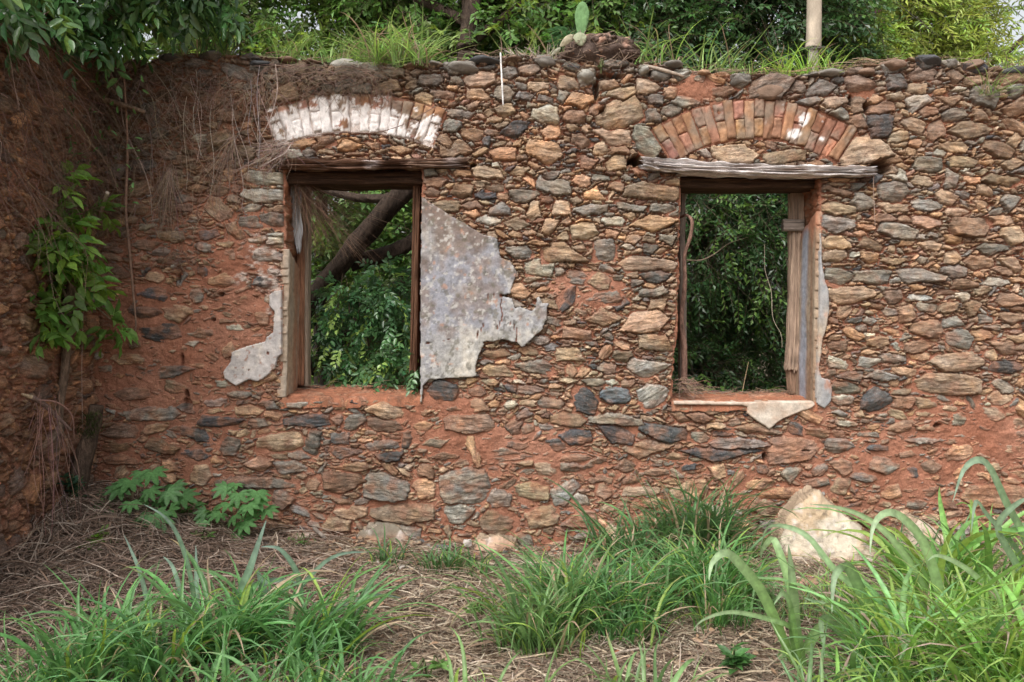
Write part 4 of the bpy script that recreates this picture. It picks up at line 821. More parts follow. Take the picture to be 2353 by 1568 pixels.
def blades(mb, base, az, L, W, th0, th1, col, seg=8, pw=1.5, twist=.5, r=rng, tip=(1.25, 1.15, 1.2), droop_c=None):
    n = len(base); t = np.linspace(0, 1, seg+1); tm = (t[1:]+t[:-1])/2
    th = th0[:, None]+(th1-th0)[:, None]*tm[None]**pw
    dx = np.sin(th)*L[:, None]/seg; dz = np.cos(th)*L[:, None]/seg
    hx = np.concatenate([np.zeros((n, 1)), np.cumsum(dx, 1)], 1); hz = np.concatenate([np.zeros((n, 1)), np.cumsum(dz, 1)], 1)
    azc = az[:, None]+twist*r.normal(0, .5, (n, 1))*t[None]**2
    Pc = np.stack([base[:, :1]+hx*np.cos(azc), base[:, 1:2]+hx*np.sin(azc), base[:, 2:]+hz], -1)
    T = norm(np.gradient(Pc, axis=1)); side = np.stack([-np.sin(az), np.cos(az), 0*az], 1)[:, None]+0*T
    tw = (twist*r.normal(0, 1, (n, 1))*t[None])[..., None]; nn = norm(np.cross(T, side)); side = norm(side*np.cos(tw)+nn*np.sin(tw)); nn = np.cross(T, side)
    wp = np.minimum(1, .35+t*2.6)*np.clip(1-t**2.6, .02, 1); ww = W[:, None]*wp[None]
    V = np.stack([Pc+side*ww[..., None]/2+nn*ww[..., None]*.16*np.sign(1), Pc-nn*ww[..., None]*.06, Pc-side*ww[..., None]/2+nn*ww[..., None]*.16], 2)
    V[:, -1] = Pc[:, -1][:, None]
    k = 3*(seg+1); i = np.arange(n)[:, None, None]*k; j = np.arange(seg)[None, :, None]*3; q = np.arange(2)[None, None]
    F = np.stack(np.broadcast_arrays(i+j+q, i+j+q+1, i+j+3+q+1, i+j+3+q), -1).reshape(-1, 4)
    cc = col[:, None, None]*(1+(np.array(tip)-1)*t[None, :, None, None]**1.2)*np.array([1., 1.22, 1.])[None, None, :, None]
    br = (r.random(n) < .16)[:, None, None, None]*np.clip((t[None, :, None, None]-r.uniform(.6, .9, (n, 1, 1, 1)))*6, 0, .9); cc = cc*(1-br)+np.array([.34, .26, .15])*br
    mb.add(V.reshape(-1, 3), F, np.clip(cc, .005, .7).reshape(-1, 3))

# ---------------------------------------------------------------- trees and bushes behind the wall
def tree(name, label, cat, base, limbs, crowns, group=None, leafm='leaf', barkc=(.12, .085, .062), seed=0):
    t = thing(name, label, cat, base, group); r = np.random.default_rng(seed)
    mb = MB()
    for q, (pts, rad) in enumerate(limbs):
        V, F = limb(pts, rad, max(40, len(pts)*16), 24, .24, seed+q)
        a = fbm(V[:, 0]*9+V[:, 1]*9, V[:, 2]*3, seed+q, 4)[:, None]; mb.add(V, F, np.clip(np.array(barkc)*(1+.5*a), .01, .5))
    mb.build('trunk', M['bark'], t)
    mc = MB(); tw = MB()
    for kw in crowns:
        k = dict(kw); bl = k.pop('blobs'); nn = k.pop('n'); crown(mc, bl, nn, k.pop('leaf'), k.pop('wid'), k.pop('col'), r, twigs=tw, **k)
    mc.build('crown', M[leafm], t, smooth=False)
    if tw.V: tw.build('twigs', M['bark_fine'], t)
    return t
MID = (.075, .145, .040); DRK = (.030, .070, .026); LIT = (.17, .25, .06); BLU = (.05, .12, .05)
# leaning tree: its trunk crosses the left window and comes up again behind the wall
tree('leaning_tree', 'brown trunked tree whose leaning trunk crosses the left window opening', 'tree', (-2.9, 1.5, 0),
     [([(-2.95, 1.5, -.1), (-1.98, 1.6, 1.52), (-1.2, 1.6, 2.52), (-.62, 1.7, 3.2), (-.42, 1.95, 4.2), (-.37, 2.1, 5.2), (-.3, 2.3, 6.6)], [.12, .090, .088, .09, .09, .09, .06]),
      ([(-1.5, 1.75, 2.1), (-.95, 1.8, 2.3), (-.5, 1.9, 2.9), (.2, 2.2, 3.4)], [.075, .065, .05, .03]), ([(-1.9, 1.8, 1.1), (-1.1, 1.9, 1.9), (-.6, 2.0, 2.25)], [.06, .05, .04]),
      ([(-1.0, 1.65, 2.7), (-1.5, 2.0, 2.75), (-2.3, 2.4, 3.0)], [.05, .04, .02]), ([(-.42, 1.95, 4.2), (.2, 2.1, 4.7), (.9, 2.2, 5.3)], [.05, .04, .02]), ([(-.42, 1.95, 4.4), (-1.2, 2.2, 4.9), (-1.9, 2.2, 5.5)], [.05, .04, .02])],
     [dict(blobs=[(-.2, 2.3, 4.3, 1.0, .6, .55), (.6, 2.4, 4.6, .8, .6, .6), (-.9, 2.6, 4.9, .9, .7, .5), (.2, 2.6, 5.4, 1.3, .9, .7), (-.9, 2.4, 4.1, .7, .4, .3), (-1.9, 3.0, 2.9, .8, .5, .5), (-1.0, 3.2, 2.6, .8, .5, .6), (-1.8, 3.0, 1.9, .7, .4, .5), (-.4, 2.5, 6.3, 1.6, 1.2, .9), (1.2, 2.6, 5.8, .9, .8, .7)], n=5200, leaf=.085, wid=.044, col=(.13, .24, .065), droop=.3)], barkc=(.065, .045, .034), seed=1)
tree('dense_tree', 'dense dark green tree filling the right window and standing behind the second arch', 'tree', (2.0, 2.6, 0),
     [([(2.1, 3.2, -.1), (2.15, 3.2, 2), (2.0, 3.2, 4), (2.1, 3.2, 6.5)], [.16, .14, .11, .05]), ([(2.1, 3.2, 1.6), (2.7, 3.0, 3.2), (3.3, 3.0, 4.6)], [.07, .05, .03]), ([(2.1, 3.2, 2.2), (1.3, 2.9, 3.6), (.9, 2.9, 4.8)], [.07, .05, .03])],
     [dict(blobs=[(2.2, 2.6, 4.5, 1.25, .7, .75), (1.3, 2.5, 4.4, .8, .6, .7), (3.0, 2.8, 4.7, .7, .6, .7), (2.2, 2.8, 5.6, 1.6, 1.0, .9), (1.5, 2.8, 3.4, .9, .7, .7), (2.7, 2.9, 3.2, .8, .7, .9)], n=4600, leaf=.08, wid=.038, col=(.06, .13, .045), droop=.4, young=.10, yc=(.09, .17, .045)),
      dict(blobs=[(1.75, 2.3, 2.3, .7, .5, .8), (2.5, 2.5, 2.2, .6, .5, .9), (1.7, 2.4, 1.0, .7, .5, .6), (2.5, 2.8, 1.1, .6, .5, .6)], n=2200, leaf=.07, wid=.034, col=(.055, .12, .04), droop=.6, young=.22, yc=(.15, .27, .06))], leafm='leaf_gloss', seed=2)
tree('feathery_tree', 'light yellow green feathery tree far behind the right end of the wall', 'tree', (6.2, 8, 0),
     [([(6.3, 8, -.1), (6.2, 8, 3), (6.4, 8.1, 6), (6.9, 8.1, 9)], [.22, .18, .14, .06]), ([(4.6, 6.2, -.1), (4.55, 6.2, 3), (4.5, 6.2, 5.6), (4.4, 6.2, 9)], [.19, .16, .13, .10]), ([(6.4, 8, 4.8), (8.0, 8, 5.8), (10.5, 8, 7.8)], [.07, .05, .03]), ([(7.6, 7.9, 4.2), (9.1, 7.9, 5.5), (10.6, 8, 6.6)], [.05, .04, .03])],
     [dict(blobs=[(6.0, 7.4, 6.2, 1.5, 1.2, .9), (6.9, 7.6, 6.3, .8, 1, .6), (5.3, 7.0, 7.4, 1.3, 1, .8), (6.4, 7.4, 8.0, 1.6, 1.3, 1), (5.2, 7, 5.6, .8, .8, .6), (7.2, 7.4, 5.45, 1.2, .9, .35), (6.2, 7.4, 5.1, .9, .8, .45)], n=5200, leaf=.14, wid=.034, col=(.36, .46, .12), droop=.2, var=.22, young=.2, yc=(.42, .48, .12), sl=.35, nl=8),
      dict(blobs=[(9.3, 7.6, 6.0, .8, .9, .5), (9.0, 7.8, 7.6, 1.1, 1, .6), (8.6, 7.6, 5.2, .6, .6, .3)], n=420, leaf=.12, wid=.028, col=(.22, .30, .09), droop=.2, sl=.35, nl=8)], seed=3)
tree('flowering_bush', 'bright green bush with tiny pink flowers right of the pole', 'bush', (3.75, 3.4, 0),
     [([(3.8, 3.5, -.1), (3.75, 3.5, 2), (3.7, 3.4, 4.2)], [.06, .05, .02]), ([(3.8, 3.5, 1), (4.1, 3.5, 3), (4.2, 3.4, 4.4)], [.05, .03, .015])],
     [dict(blobs=[(3.72, 3.2, 4.55, .36, .35, .65), (3.65, 3.3, 3.6, .5, .4, .6), (4.1, 3.5, 4.25, .40, .35, .28), (3.85, 3.4, 5.4, .35, .4, .4)], n=1300, leaf=.06, wid=.03, col=(.18, .30, .08), young=.2, yc=(.26, .36, .08)),
      dict(blobs=[(3.8, 3.0, 4.6, .35, .2, .5)], n=12, leaf=.03, wid=.03, col=(.55, .20, .38), nl=2, young=0, sl=.05)], seed=4)
tree('loose_tree', 'mid green loose leaved tree behind the first arch with white sky showing through', 'tree', (-2.1, 3.4, 0),
     [([(-2.15, 3.4, -.1), (-2.15, 3.4, 2.5), (-2.1, 3.4, 5), (-2.2, 3.4, 7)], [.075, .065, .055, .03]), ([(-2.1, 3.4, 3.8), (-1.5, 3.3, 4.6), (-1.1, 3.3, 5.6)], [.05, .04, .02]), ([(-1.9, 3.6, 3.2), (-1.75, 3.6, 4.5), (-1.9, 3.6, 6.5)], [.04, .035, .02]), ([(-2.1, 3.4, 4.0), (-3.0, 3.3, 4.9), (-3.6, 3.3, 5.9)], [.05, .04, .02])],
     [dict(blobs=[(-2.95, 2.6, 4.3, .75, .6, .55), (-2.3, 2.6, 4.15, .55, .5, .35), (-3.4, 2.7, 5.0, 1.0, .7, .6), (-2.2, 2.8, 5.5, .9, .7, .5), (-1.2, 2.8, 4.35, .45, .45, .4), (-1.9, 2.9, 4.75, .3, .3, .22), (-1.7, 2.9, 4.3, .32, .3, .22), (-1.55, 3.0, 5.0, .3, .3, .2), (-1.4, 2.9, 5.2, .6, .6, .35), (-2.5, 3, 6.3, 1.8, 1.2, .7)], n=3800, leaf=.085, wid=.044, col=(.15, .26, .07), droop=.3, young=.2)], barkc=(.06, .045, .035), seed=5)
tree('broadleaf_tree', 'dark green tree right of the leaning trunk, seen behind the prickly pear', 'tree', (.9, 3.9, 0),
     [([(.9, 4.0, -.1), (.95, 4.0, 3), (1.0, 4.0, 6.5)], [.13, .11, .06])],
     [dict(blobs=[(.8, 3.6, 4.7, 1.2, .8, .8), (1.2, 3.8, 6.0, 1.6, 1.1, .9), (.2, 3.5, 3.8, .9, .6, .8)], n=2600, leaf=.085, wid=.042, col=(.07, .15, .045), droop=.3)], seed=6)
tree('background_tree', 'pale leaved tree seen deep behind the left window', 'tree', (-2.6, 6.2, 0),
     [([(-4.2, 6.4, -.1), (-4.1, 6.4, 3), (-3.6, 6.3, 6)], [.15, .12, .07]), ([(-4.1, 6.2, 1.5), (-2.4, 6.0, 3.2), (-1.6, 6, 4)], [.07, .06, .04])],
     [dict(blobs=[(-2.6, 5.6, 1.3, 1.1, .8, 1.0), (-1.5, 5.8, 2.4, 1.2, .8, .9), (-2.6, 5.8, 3.4, 1.2, .9, .9), (-1.2, 6.0, 4.0, 1.2, .8, .6), (-1.2, 5.8, .8, .8, .6, .6)], n=3600, leaf=.075, wid=.04, col=(.11, .19, .045), young=.3)], seed=7)
tree('background_tree', 'dark tree farthest behind the right window', 'tree', (3.1, 6.2, 0),
     [([(3.2, 6.6, -.1), (3.1, 6.6, 3), (3.0, 6.6, 6)], [.15, .12, .07])],
     [dict(blobs=[(2.6, 6.0, 2.2, 1.5, .9, 1.6), (3.6, 6.0, 2.8, 1.5, 1, 1.6), (3.0, 6.0, 4.8, 1.6, 1, 1.2), (2.9, 5.7, .8, 1.0, .7, .7)], n=3000, leaf=.07, wid=.035, col=(.05, .10, .03), young=.25, yc=(.18, .28, .06))], seed=8)
tree('background_tree', 'dark spreading tree between the two windows, far behind the wall', 'tree', (-.6, 8, 0),
     [([(-.6, 8, -.1), (-.5, 8, 3), (-.4, 8, 7)], [.2, .16, .09])],
     [dict(blobs=[(-2.8, 7.8, 5.0, 1.1, 1, .8), (-1.0, 7.6, 5.0, 1.8, 1, 1.3), (1.3, 7.6, 5.4, 1.8, 1, 1.5), (-.6, 7.8, 7.4, 3.2, 1.4, 1.2), (0, 7.6, 3.0, 2.6, 1, 1.4)], n=3600, leaf=.12, wid=.06, col=(.07, .13, .04))], seed=9)
tree('background_tree', 'dark leafy tree behind the wall beyond the right end of its crest', 'tree', (7.0, 4.5, 0),
     [([(7.0, 4.6, -.1), (7.1, 4.6, 2), (7.0, 4.6, 4.4)], [.12, .10, .06])],
     [dict(blobs=[(6.6, 4.2, 2.6, 1.2, .9, 1.4), (8.0, 4.4, 3.0, 1.2, .9, 1.4), (7.2, 4.2, 1.0, 1.5, .8, .9), (5.6, 4.0, 1.4, .8, .8, 1.3)], n=1700, leaf=.09, wid=.045, col=(.09, .17, .05))], seed=10)
# low plants seen over the far sill of the right window
def low_plant(name, label, base, n, leaf, wid, col, hgt, seed, cat='plant', mat='leaf', spread=.2):
    t = thing(name, label, cat, base); r = np.random.default_rng(seed); mb = MB(); ms = MB()
    b0 = np.array(base); k = max(4, n//9)
    tops = b0+np.stack([r.normal(0, spread, k), r.normal(0, spread*.7, k), hgt*r.uniform(.55, 1, k)], 1)
    Pt = np.stack([b0+0*tops, b0*.5+tops*.5+np.array([0, 0, .08]), tops], 1)
    V, F = tubes(Pt, .004, 4); ms.add(V, F, (.14, .16, .07)); ms.build('stem', M['bark_fine'], t)
    q = r.integers(0, k, n); f = r.uniform(.35, 1, n)[:, None]; p = b0*(1-f)+tops[q]*f+np.array([0, 0, .06])*f*(1-f)
    az = r.uniform(0, 6.28, n); d = np.stack([np.cos(az), np.sin(az), r.uniform(-.2, .8, n)], 1)
    leaves(mb, p, d, np.array([0, 0, 1.])+r.normal(0, .3, (n, 3)), leaf*r.uniform(.7, 1.2, n), wid*r.uniform(.8, 1.1, n), np.array(col)*(1+.2*r.normal(0, 1, (n, 1))), LEAF)
    mb.build('foliage', M[mat], t); return t
low_plant('leafy_shrub', 'light green shrub just beyond the right window, left of its middle', (PX(1650, 1.3), 1.3, .3), 170, .12, .045, (.14, .28, .06), .78, 161, 'shrub', spread=.22)
low_plant('leafy_shrub', 'light green shrub just beyond the right window, against the old post', (PX(1765, 1.5), 1.5, .3), 130, .12, .045, (.15, .29, .06), .72, 162, 'shrub', spread=.14)
# shrub pushing into the left window
t = thing('window_shrub', 'dark green compound leaved shrub growing up inside the left window', 'shrub', (PX(850, .9), .9, 0)); r = np.random.default_rng(171)
mb = MB(); ms = MB()
for k in range(16):
    x0 = PX(r.uniform(740, 930), .9); V, F = limb([(PX(850, 1.0), 1.0, .0), (x0, .95, 1.1), (x0+r.normal(0, .1), .8, r.uniform(1.3, 2.0))], [.012, .008, .003], 14, 5, .1, k); ms.add(V, F, (.16, .11, .08))
ms.build('stem', M['bark_fine'], t)
bl = [(PX(840, .7), .72, PZ(690, .7), .34, .22, .17), (PX(800, .7), .72, PZ(790, .7), .30, .2, .2), (PX(910, .6), .62, PZ(760, .6), .20, .2, .28), (PX(780, .8), .8, PZ(740, .8), .26, .2, .12), (PX(905, .5), .48, PZ(860, .5), .17, .18, .18), (PX(820, .6), .62, PZ(850, .6), .2, .2, .1), (PX(740, .7), .7, PZ(800, .7), .14, .16, .08), (PX(960, .15), .14, PZ(835, .1), .06, .12, .10), (PX(890, .9), .9, PZ(640, .9), .18, .2, .12), (PX(900, .6), .6, PZ(680, .6), .2, .2, .14)]
crown(mb, bl, 460, .060, .030, (.075, .17, .065), r, nl=9, sl=.16, droop=.5, tmpl=LEAF, var=.25, young=.12, yc=(.24, .36, .09), twigs=None, shell=.2)
mb.build('foliage', M['leaf_gloss'], t)

# ---------------------------------------------------------------- utility pole
pl = thing('utility_pole', 'weathered round pole rising behind the wall with a pale sleeve at its top', 'pole', (PX(1868, .95), .95, 0))
V, F = limb([(PX(1868, .95), .95, -.1), (PX(1868, .95), .95, 2), (PX(1869, .95), .95, PZ(108, .95)+.05)], [.050, .044, .040], 60, 16, .12, 5)
mb = MB(); mb.add(V, F, (.34, .31, .27)); mb.build('post', M['wood_z'], pl)
V, F = limb([(PX(1868, .95), .95, PZ(111, .95)), (PX(1871, .95), .95, PZ(0, .95)), (PX(1875, .95), .95, 7.0)], [.064, .060, .056], 60, 20, .02, 6)
mb = MB(); mb.add(V, F, np.array([.44, .37, .29])*(1+.15*fbm(V[:, 2]*4, V[:, 0]*9, 6, 3))[:, None]); mb.build('sleeve', M['concrete'], pl)
mb = MB()
for q in range(3):
    a = np.linspace(0, 2*np.pi, 17); z = PZ(112+q*1.2, .95)
    ring = np.stack([PX(1868, .95)+.062*np.cos(a), .95+.062*np.sin(a), z+.01*np.sin(a*2+q)], 1); V, F = tubes(ring[None], .0025, 4); mb.add(V, F, (.2, .19, .18))
V, F = tubes(smooth_path([(PX(1880, .9), .88, PZ(112, .9)), (PX(1893, .9), .87, PZ(111, .9)), (PX(1890, .9), .87, PZ(122, .9))], 8)[None], .0025, 4); mb.add(V, F, (.2, .19, .18))
mb.build('wire_tie', M['bark_fine'], pl)
def wire(a, b, label, sag, rad=.004, colr=(.25, .25, .25)):
    t = np.linspace(0, 1, 24)[:, None]; p = np.array(a)*(1-t)+np.array(b)*t; p[:, 2] -= sag*4*(t*(1-t))[:, 0]
    V, F = tubes(p[None], rad, 4); mb = MB(); mb.add(V, F, colr); o = mb.build('overhead_wire', M['bark_fine']); tag(o, label, 'wire')
wire(P(2020, -30, 3), P(2230, 130, 9.5), 'thin grey wire sloping down just right of the pole', .05, .005, (.3, .3, .3))
wire(P(2270, -30, 3), P(2500, 150, 8), 'thin grey wire sloping down near the right edge above the wall', .05, .005, (.3, .3, .3))
# ---------------------------------------------------------------- on top of the wall
def tuft(label, px, n, L, spread, seed, Y=.06, col=(.16, .26, .08), W=(.007, .013), th=(.1, 1.9), dry=.25, py=None, name='grass_tuft', straw=1):
    x = PX(px, Y); z = float(topz(PX(px))) if py is None else PZ(py, Y); t = thing(name, label, 'grass', (x, Y, z-.02), 'grass tufts on the wall top')
    r = np.random.default_rng(seed); mb = MB()
    m = max(1, int(spread/.10)); cx = np.linspace(-spread, spread, m*2+1) if spread > .1 else np.zeros(1)
    c = r.choice(cx, n); b = np.stack([x+c+r.normal(0, .028, n), Y+r.normal(0, .05, n), np.full(n, z-.03)], 1)
    l = r.uniform(*L, n)*1.15; cc = 1.25*np.array(col)*(1+.22*r.normal(0, 1, (n, 1)))*(1+.06*r.normal(0, 1, (n, 3)))
    dr = r.random(n) < dry; cc[dr] = np.array([.33, .26, .17])*r.uniform(.6, 1.1, (dr.sum(), 1))
    blades(mb, b, r.uniform(0, 6.28, n), l, r.uniform(*W, n), np.abs(r.normal(th[0], .5, n)), r.uniform(1.0, th[1], n), np.clip(cc, .02, .6), 7, 1.3, .5, r)
    mb.build('blades', M['grass'], t); return t
tuft('pale green grass tuft on the wall top beside the overhanging bush', 470, 110, (.24, .52), .14, 301, .04)
tuft('fine pale grass in a wide low fringe on the crest above the first arch', 755, 210, (.15, .34), .36, 302, .04, W=(.005, .010), dry=.15)
tuft('largest grass tuft on the wall top, arching over the right of the first arch', 915, 210, (.20, .46), .15, 303, .0, W=(.008, .016), th=(.25, 2.6), py=146)
tuft('thin grass blades on the wall top left of the prickly pear', 1255, 34, (.2, .42), .2, 304, .25, W=(.008, .015), dry=.3)
tuft('arching grass blades right of the earthy root mound', 1505, 46, (.25, .50), .14, 305, .2, W=(.009, .017), th=(.15, 2.2), dry=.35)
tuft('long grass blades leaning left of the pole on the wall top', 1640, 40, (.3, .55), .12, 306, .25, W=(.009, .016), th=(.5, 1.7), dry=.2)
tuft('short grass with dry blades midway between the root mound and the pole', 1720, 80, (.12, .30), .12, 307, .2, W=(.005, .010), dry=.35)
tuft('bright green grass tuft at the foot of the pole', 1850, 150, (.14, .36), .16, 308, .15, col=(.20, .33, .07), W=(.006, .012), dry=.12)
tuft('sparse bright grass behind the crest near the right end of the wall', 2160, 90, (.14, .28), .28, 309, .45, col=(.21, .33, .08), W=(.004, .009), dry=.15)
tuft('small green tuft hanging down the wall face near the right edge', 2262, 60, (.15, .42), .08, 310, -.02, col=(.13, .21, .07), th=(.9, 2.9), W=(.005, .010), py=212, dry=.35)
tuft('small green tuft sprouting at the right end of the wall crest', 2335, 40, (.12, .28), .08, 311, .05, py=178, W=(.005, .010))
# low weeds with small leaves left of the cactus
low_plant('leafy_weed', 'blue green broad leaved weed on the wall top left of the prickly pear', (PX(1300, .35), .35, PZ(130, .35)), 70, .085, .038, (.09, .19, .085), .26, 312, 'weed', spread=.12)
low_plant('leafy_weed', 'tiny green weed in a joint below the dark crest stone', (PX(1380), -.03, PZ(172)), 16, .025, .010, (.08, .16, .05), .07, 313, 'weed', spread=.015)
# prickly pear: pads
cac = thing('prickly_pear', 'prickly pear with one upright green pad on the earthy mound', 'cactus', (PX(1330), .1, PZ(95)))
def pad(p0, ang, L, W_, thick, colr, name, tiltz=0.0):
    V, F = ICO4; V = V.copy(); t = (V[:, 2]+1)/2; wd = np.sin(np.pi*np.clip(t, 0, 1)**.78)**.0*(.62+.38*np.clip(t*1.6, 0, 1))
    V = np.stack([V[:, 0]*W_/2*wd, V[:, 1]*thick/2, (V[:, 2]+1)*L/2], 1)
    V[:, 1] += .004*noise2(V[:, 0]*60, V[:, 2]*60, 4)
    c, s = math.cos(tiltz), math.sin(tiltz); V = np.stack([V[:, 0]*c-V[:, 1]*s, V[:, 0]*s+V[:, 1]*c, V[:, 2]], 1)
    c, s = math.cos(ang), math.sin(ang); V = np.stack([V[:, 0]*c+V[:, 2]*s, V[:, 1], -V[:, 0]*s+V[:, 2]*c], 1)+np.array(p0)
    rim = np.clip((np.abs((V-p0)@np.array([c, 0, -s]))/(W_/2)-.86)*6, 0, 1)[:, None]
    mb = MB(); mb.add(V, F, np.array(colr)*(1+.12*fbm(V[:, 0]*40, V[:, 2]*40, 6, 3)[:, None])*(1+.35*rim)); mb.build(name, M['rock'] if False else M['concrete'], cac)
pad((PX(1338), .12, PZ(74)), .05, .265, .110, .026, (.13, .24, .10), 'pad')
pad((PX(1334), -.03, PZ(110)), -.10, .10, .105, .03, (.28, .30, .20), 'pad', .2)
pad((PX(1284), -.12, PZ(120)), .85, .125, .055, .016, (.42, .38, .27), 'pad', .3)
pad((PX(1265), -.12, PZ(139)), .9, .085, .030, .012, (.40, .40, .30), 'pad', .3)
pad((PX(1502), .12, PZ(150)), 0, .055, .032, .02, (.20, .33, .13), 'pad')
mb = MB(); r = np.random.default_rng(5)
for k in range(14):
    b = np.array([PX(1318+r.uniform(0, 34)), .02+r.normal(0, .01), PZ(84+r.normal(0, 2))]); V, F = tubes(np.stack([b, b+np.array([r.normal(0, .012), 0, r.uniform(.015, .045)])])[None], np.array([[.004, .001]]), 4); mb.add(V, F, (.30, .24, .20))
mb.build('dried_fibre', M['bark_fine'], cac)
# mound of roots and earth
mo = thing('root_mound', 'dark brown knotted mound of old roots and earth on the wall top', 'mound', (PX(1390), .1, PZ(140)))
mb = MB(); r = np.random.default_rng(6)
for q, (px, py, w_, h_) in enumerate([(1375, 110, 150, 78), (1415, 112, 110, 62), (1345, 125, 90, 50), (1312, 128, 60, 46), (1440, 125, 50, 34), (1370, 92, 60, 40), (1452, 117, 24, 16), (1400, 92, 50, 30)]):
    V, F = rock((PX(px), .10, PZ(py)), (w_*S, .30, h_*S), 500+q, 0, 2, .3, True)
    d = norm(V-np.array([PX(px), .10, PZ(py)])); V = V+d*(.036*fbm(V[:, 0]*22+V[:, 1]*9, V[:, 2]*22, 520+q, 4)+.008*noise2(V[:, 0]*80, V[:, 2]*80, q))[:, None]
    k = fbm(V[:, 0]*16, V[:, 2]*16, 530+q, 4)[:, None]; cc = np.array([.105, .072, .058])*(1+.6*k); cc = np.where(k > .33, np.array([.38, .23, .17]), cc)
    mb.add(V, F, np.clip(cc, .02, .5))
mb.build('earth', M['soil'], mo)
mb = MB()
for k in range(60):
    x = PX(r.uniform(1300, 1460)); z = PZ(r.uniform(80, 150)); p = [(x, -.02+r.normal(0, .03), z), (x+r.normal(0, .04), -.06+r.normal(0, .02), z-r.uniform(.01, .04)), (x+r.normal(0, .07), -.04, z-r.uniform(.03, .12))]
    V, F = tubes(smooth_path(p, 8)[None], r.uniform(.001, .003), 3); mb.add(V, F, np.array([.28, .20, .15])*r.uniform(.5, 1.2))
mb.build('rootlet', M['bark_fine'], mo)
# sticks lying or hanging
def stick(label, pts, rad, colr, name='dry_stick', cat='stick', n=24, sides=7, mat='bark_fine', rough=.1):
    V, F = limb(pts, rad, n, sides, rough, len(label)); mb = MB(); mb.add(V, F, np.array(colr)*(1+.25*fbm(V[:, 0]*30, V[:, 2]*30, 3, 3))[:, None]); o = mb.build(name, M[mat]); tag(o, label, cat); return o
stick('thin white rod hanging from the wall top between the two arches', [P(1150, 122, -.03), P(1153, 180, -.05), P(1156, 242, -.055)], [.0065, .006], (.72, .70, .68), 'white_rod', 'rod')
stick('curled brown twig standing above the white rod', [P(1150, 128, .0), P(1153, 108, .0), P(1149, 84, .0)], [.004, .002], (.24, .17, .12))
stick('pale forked stick lying along the crest right of the root mound', [P(1478, 150, .0), P(1500, 155, -.02), P(1530, 163, -.03), P(1572, 176, -.02)], [.010, .012, .014, .008], (.38, .31, .25))
stick('thick brown root jutting from the upper left of the wall', [P(150, 205, -.05), P(230, 228, -.12), P(290, 244, -.14), P(332, 258, -.14)], [.030, .024, .020, .012], (.26, .18, .125), 'thick_root', 'root', mat='bark')
stick('second thinner root below the thick one at the upper left', [P(150, 250, -.04), P(200, 256, -.06), P(260, 262, -.05)], [.014, .011, .004], (.22, .15, .10), 'thick_root', 'root')
stick('short pale cut stick leaning in the left corner above the climbing leaves', [P(247, 443, -.35), P(237, 475, -.25), P(226, 508, -.12)], [.014, .013, .012], (.42, .34, .28))
bb = thing('broken_branch', 'broken branch with a pale splintered end leaning near the left corner', 'branch', P(60, 905, -.9))
V, F = limb([P(50, 906, -.95), P(75, 914, -.88)], [.006, .016], 10, 7, .2, 3); mb = MB(); mb.add(V, F, (.55, .42, .28)); mb.build('split_end', M['wood_x'], bb)
V, F = limb([P(72, 913, -.89), P(95, 926, -.8), P(125, 952, -.7), P(165, 990, -.6)], [.017, .017, .014, .006], 24, 8, .15, 4); mb = MB(); mb.add(V, F, (.22, .15, .13)); mb.build('branch', M['bark_fine'], bb)
V, F = limb([P(84, 920, -.85), P(130, 925, -.75), P(165, 955, -.65), P(170, 1010, -.6)], [.006, .006, .005, .002], 24, 6, .1, 5); mb = MB(); mb.add(V, F, (.30, .17, .14)); mb.build('side_twig', M['bark_fine'], bb)
stu = thing('old_stump', 'dark mossy broken stump standing in the left corner', 'stump', P(185, 1110, -.3))
V, F = limb([P(175, 1130, -.35), P(196, 1040, -.33), P(214, 980, -.33), P(221, 932, -.33)], [.075, .06, .045, .048], 30, 12, .22, 8); a = fbm(V[:, 0]*30, V[:, 2]*8, 3, 3)[:, None]; mb = MB(); mb.add(V, F, np.clip(np.array([.11, .075, .055])*(1+.6*a), .02, .4)); mb.build('wood', M['bark'], stu)
r = np.random.default_rng(77); n = 160; mb = MB(); py = r.uniform(955, 1010, n); b = np.stack([P(212+r.normal(0, 12)-(p_-955)*.2, p_, -.38+r.normal(0, .02)) for p_ in py]); az = r.uniform(3.6, 6.0, n)
blades(mb, b, az, r.uniform(.03, .09, n), r.uniform(.004, .008, n), r.uniform(.2, 1, n), r.uniform(1, 2, n), np.array([.06, .085, .03])*r.uniform(.5, 1.6, (n, 1)), 4, 1.2, .4, r); mb.build('moss', M['grass'], stu)
stick('small weathered log end poking out at the foot of the wall below the first window', [P(722, 1214, -.10), P(735, 1226, -.16), P(748, 1238, -.2)], [.014, .014, .012], (.24, .20, .17))
stick('twisted brown vine stem climbing the left side of the right window', [P(1573, 885, .2), P(1572, 800, .2), P(1566, 730, .18), P(1574, 650, .12), P(1573, 590, .10), P(1586, 545, .06), P(1590, 510, .05), P(1578, 495, .12), P(1564, 500, .25)], [.026, .022, .018, .015, .013, .013, .013, .011, .008], (.22, .13, .10), 'vine_stem', 'vine', 80, 9, 'bark', .2)
stick('thin tendril crossing the upper part of the right window', [P(1577, 598, .12), P(1610, 598, .2), P(1640, 585, .25), P(1675, 560, .35), P(1720, 545, .5)], [.006, .005, .003, .002], (.20, .15, .11), 'tendril', 'vine', 30, 5)
stick('pale hanging tendril beside the old post in the right window', [P(1757, 560, .5), P(1758, 620, .5), P(1772, 670, .5), P(1776, 730, .5), P(1795, 770, .5), P(1797, 800, .5)], [.003, .003, .002], (.42, .37, .28), 'tendril', 'vine', 40, 5)
stick('upright straw standing behind the sill of the right window', [P(1705, 905, .7), P(1712, 870, .7), P(1720, 832, .7)], [.004, .003, .002], (.42, .30, .18))
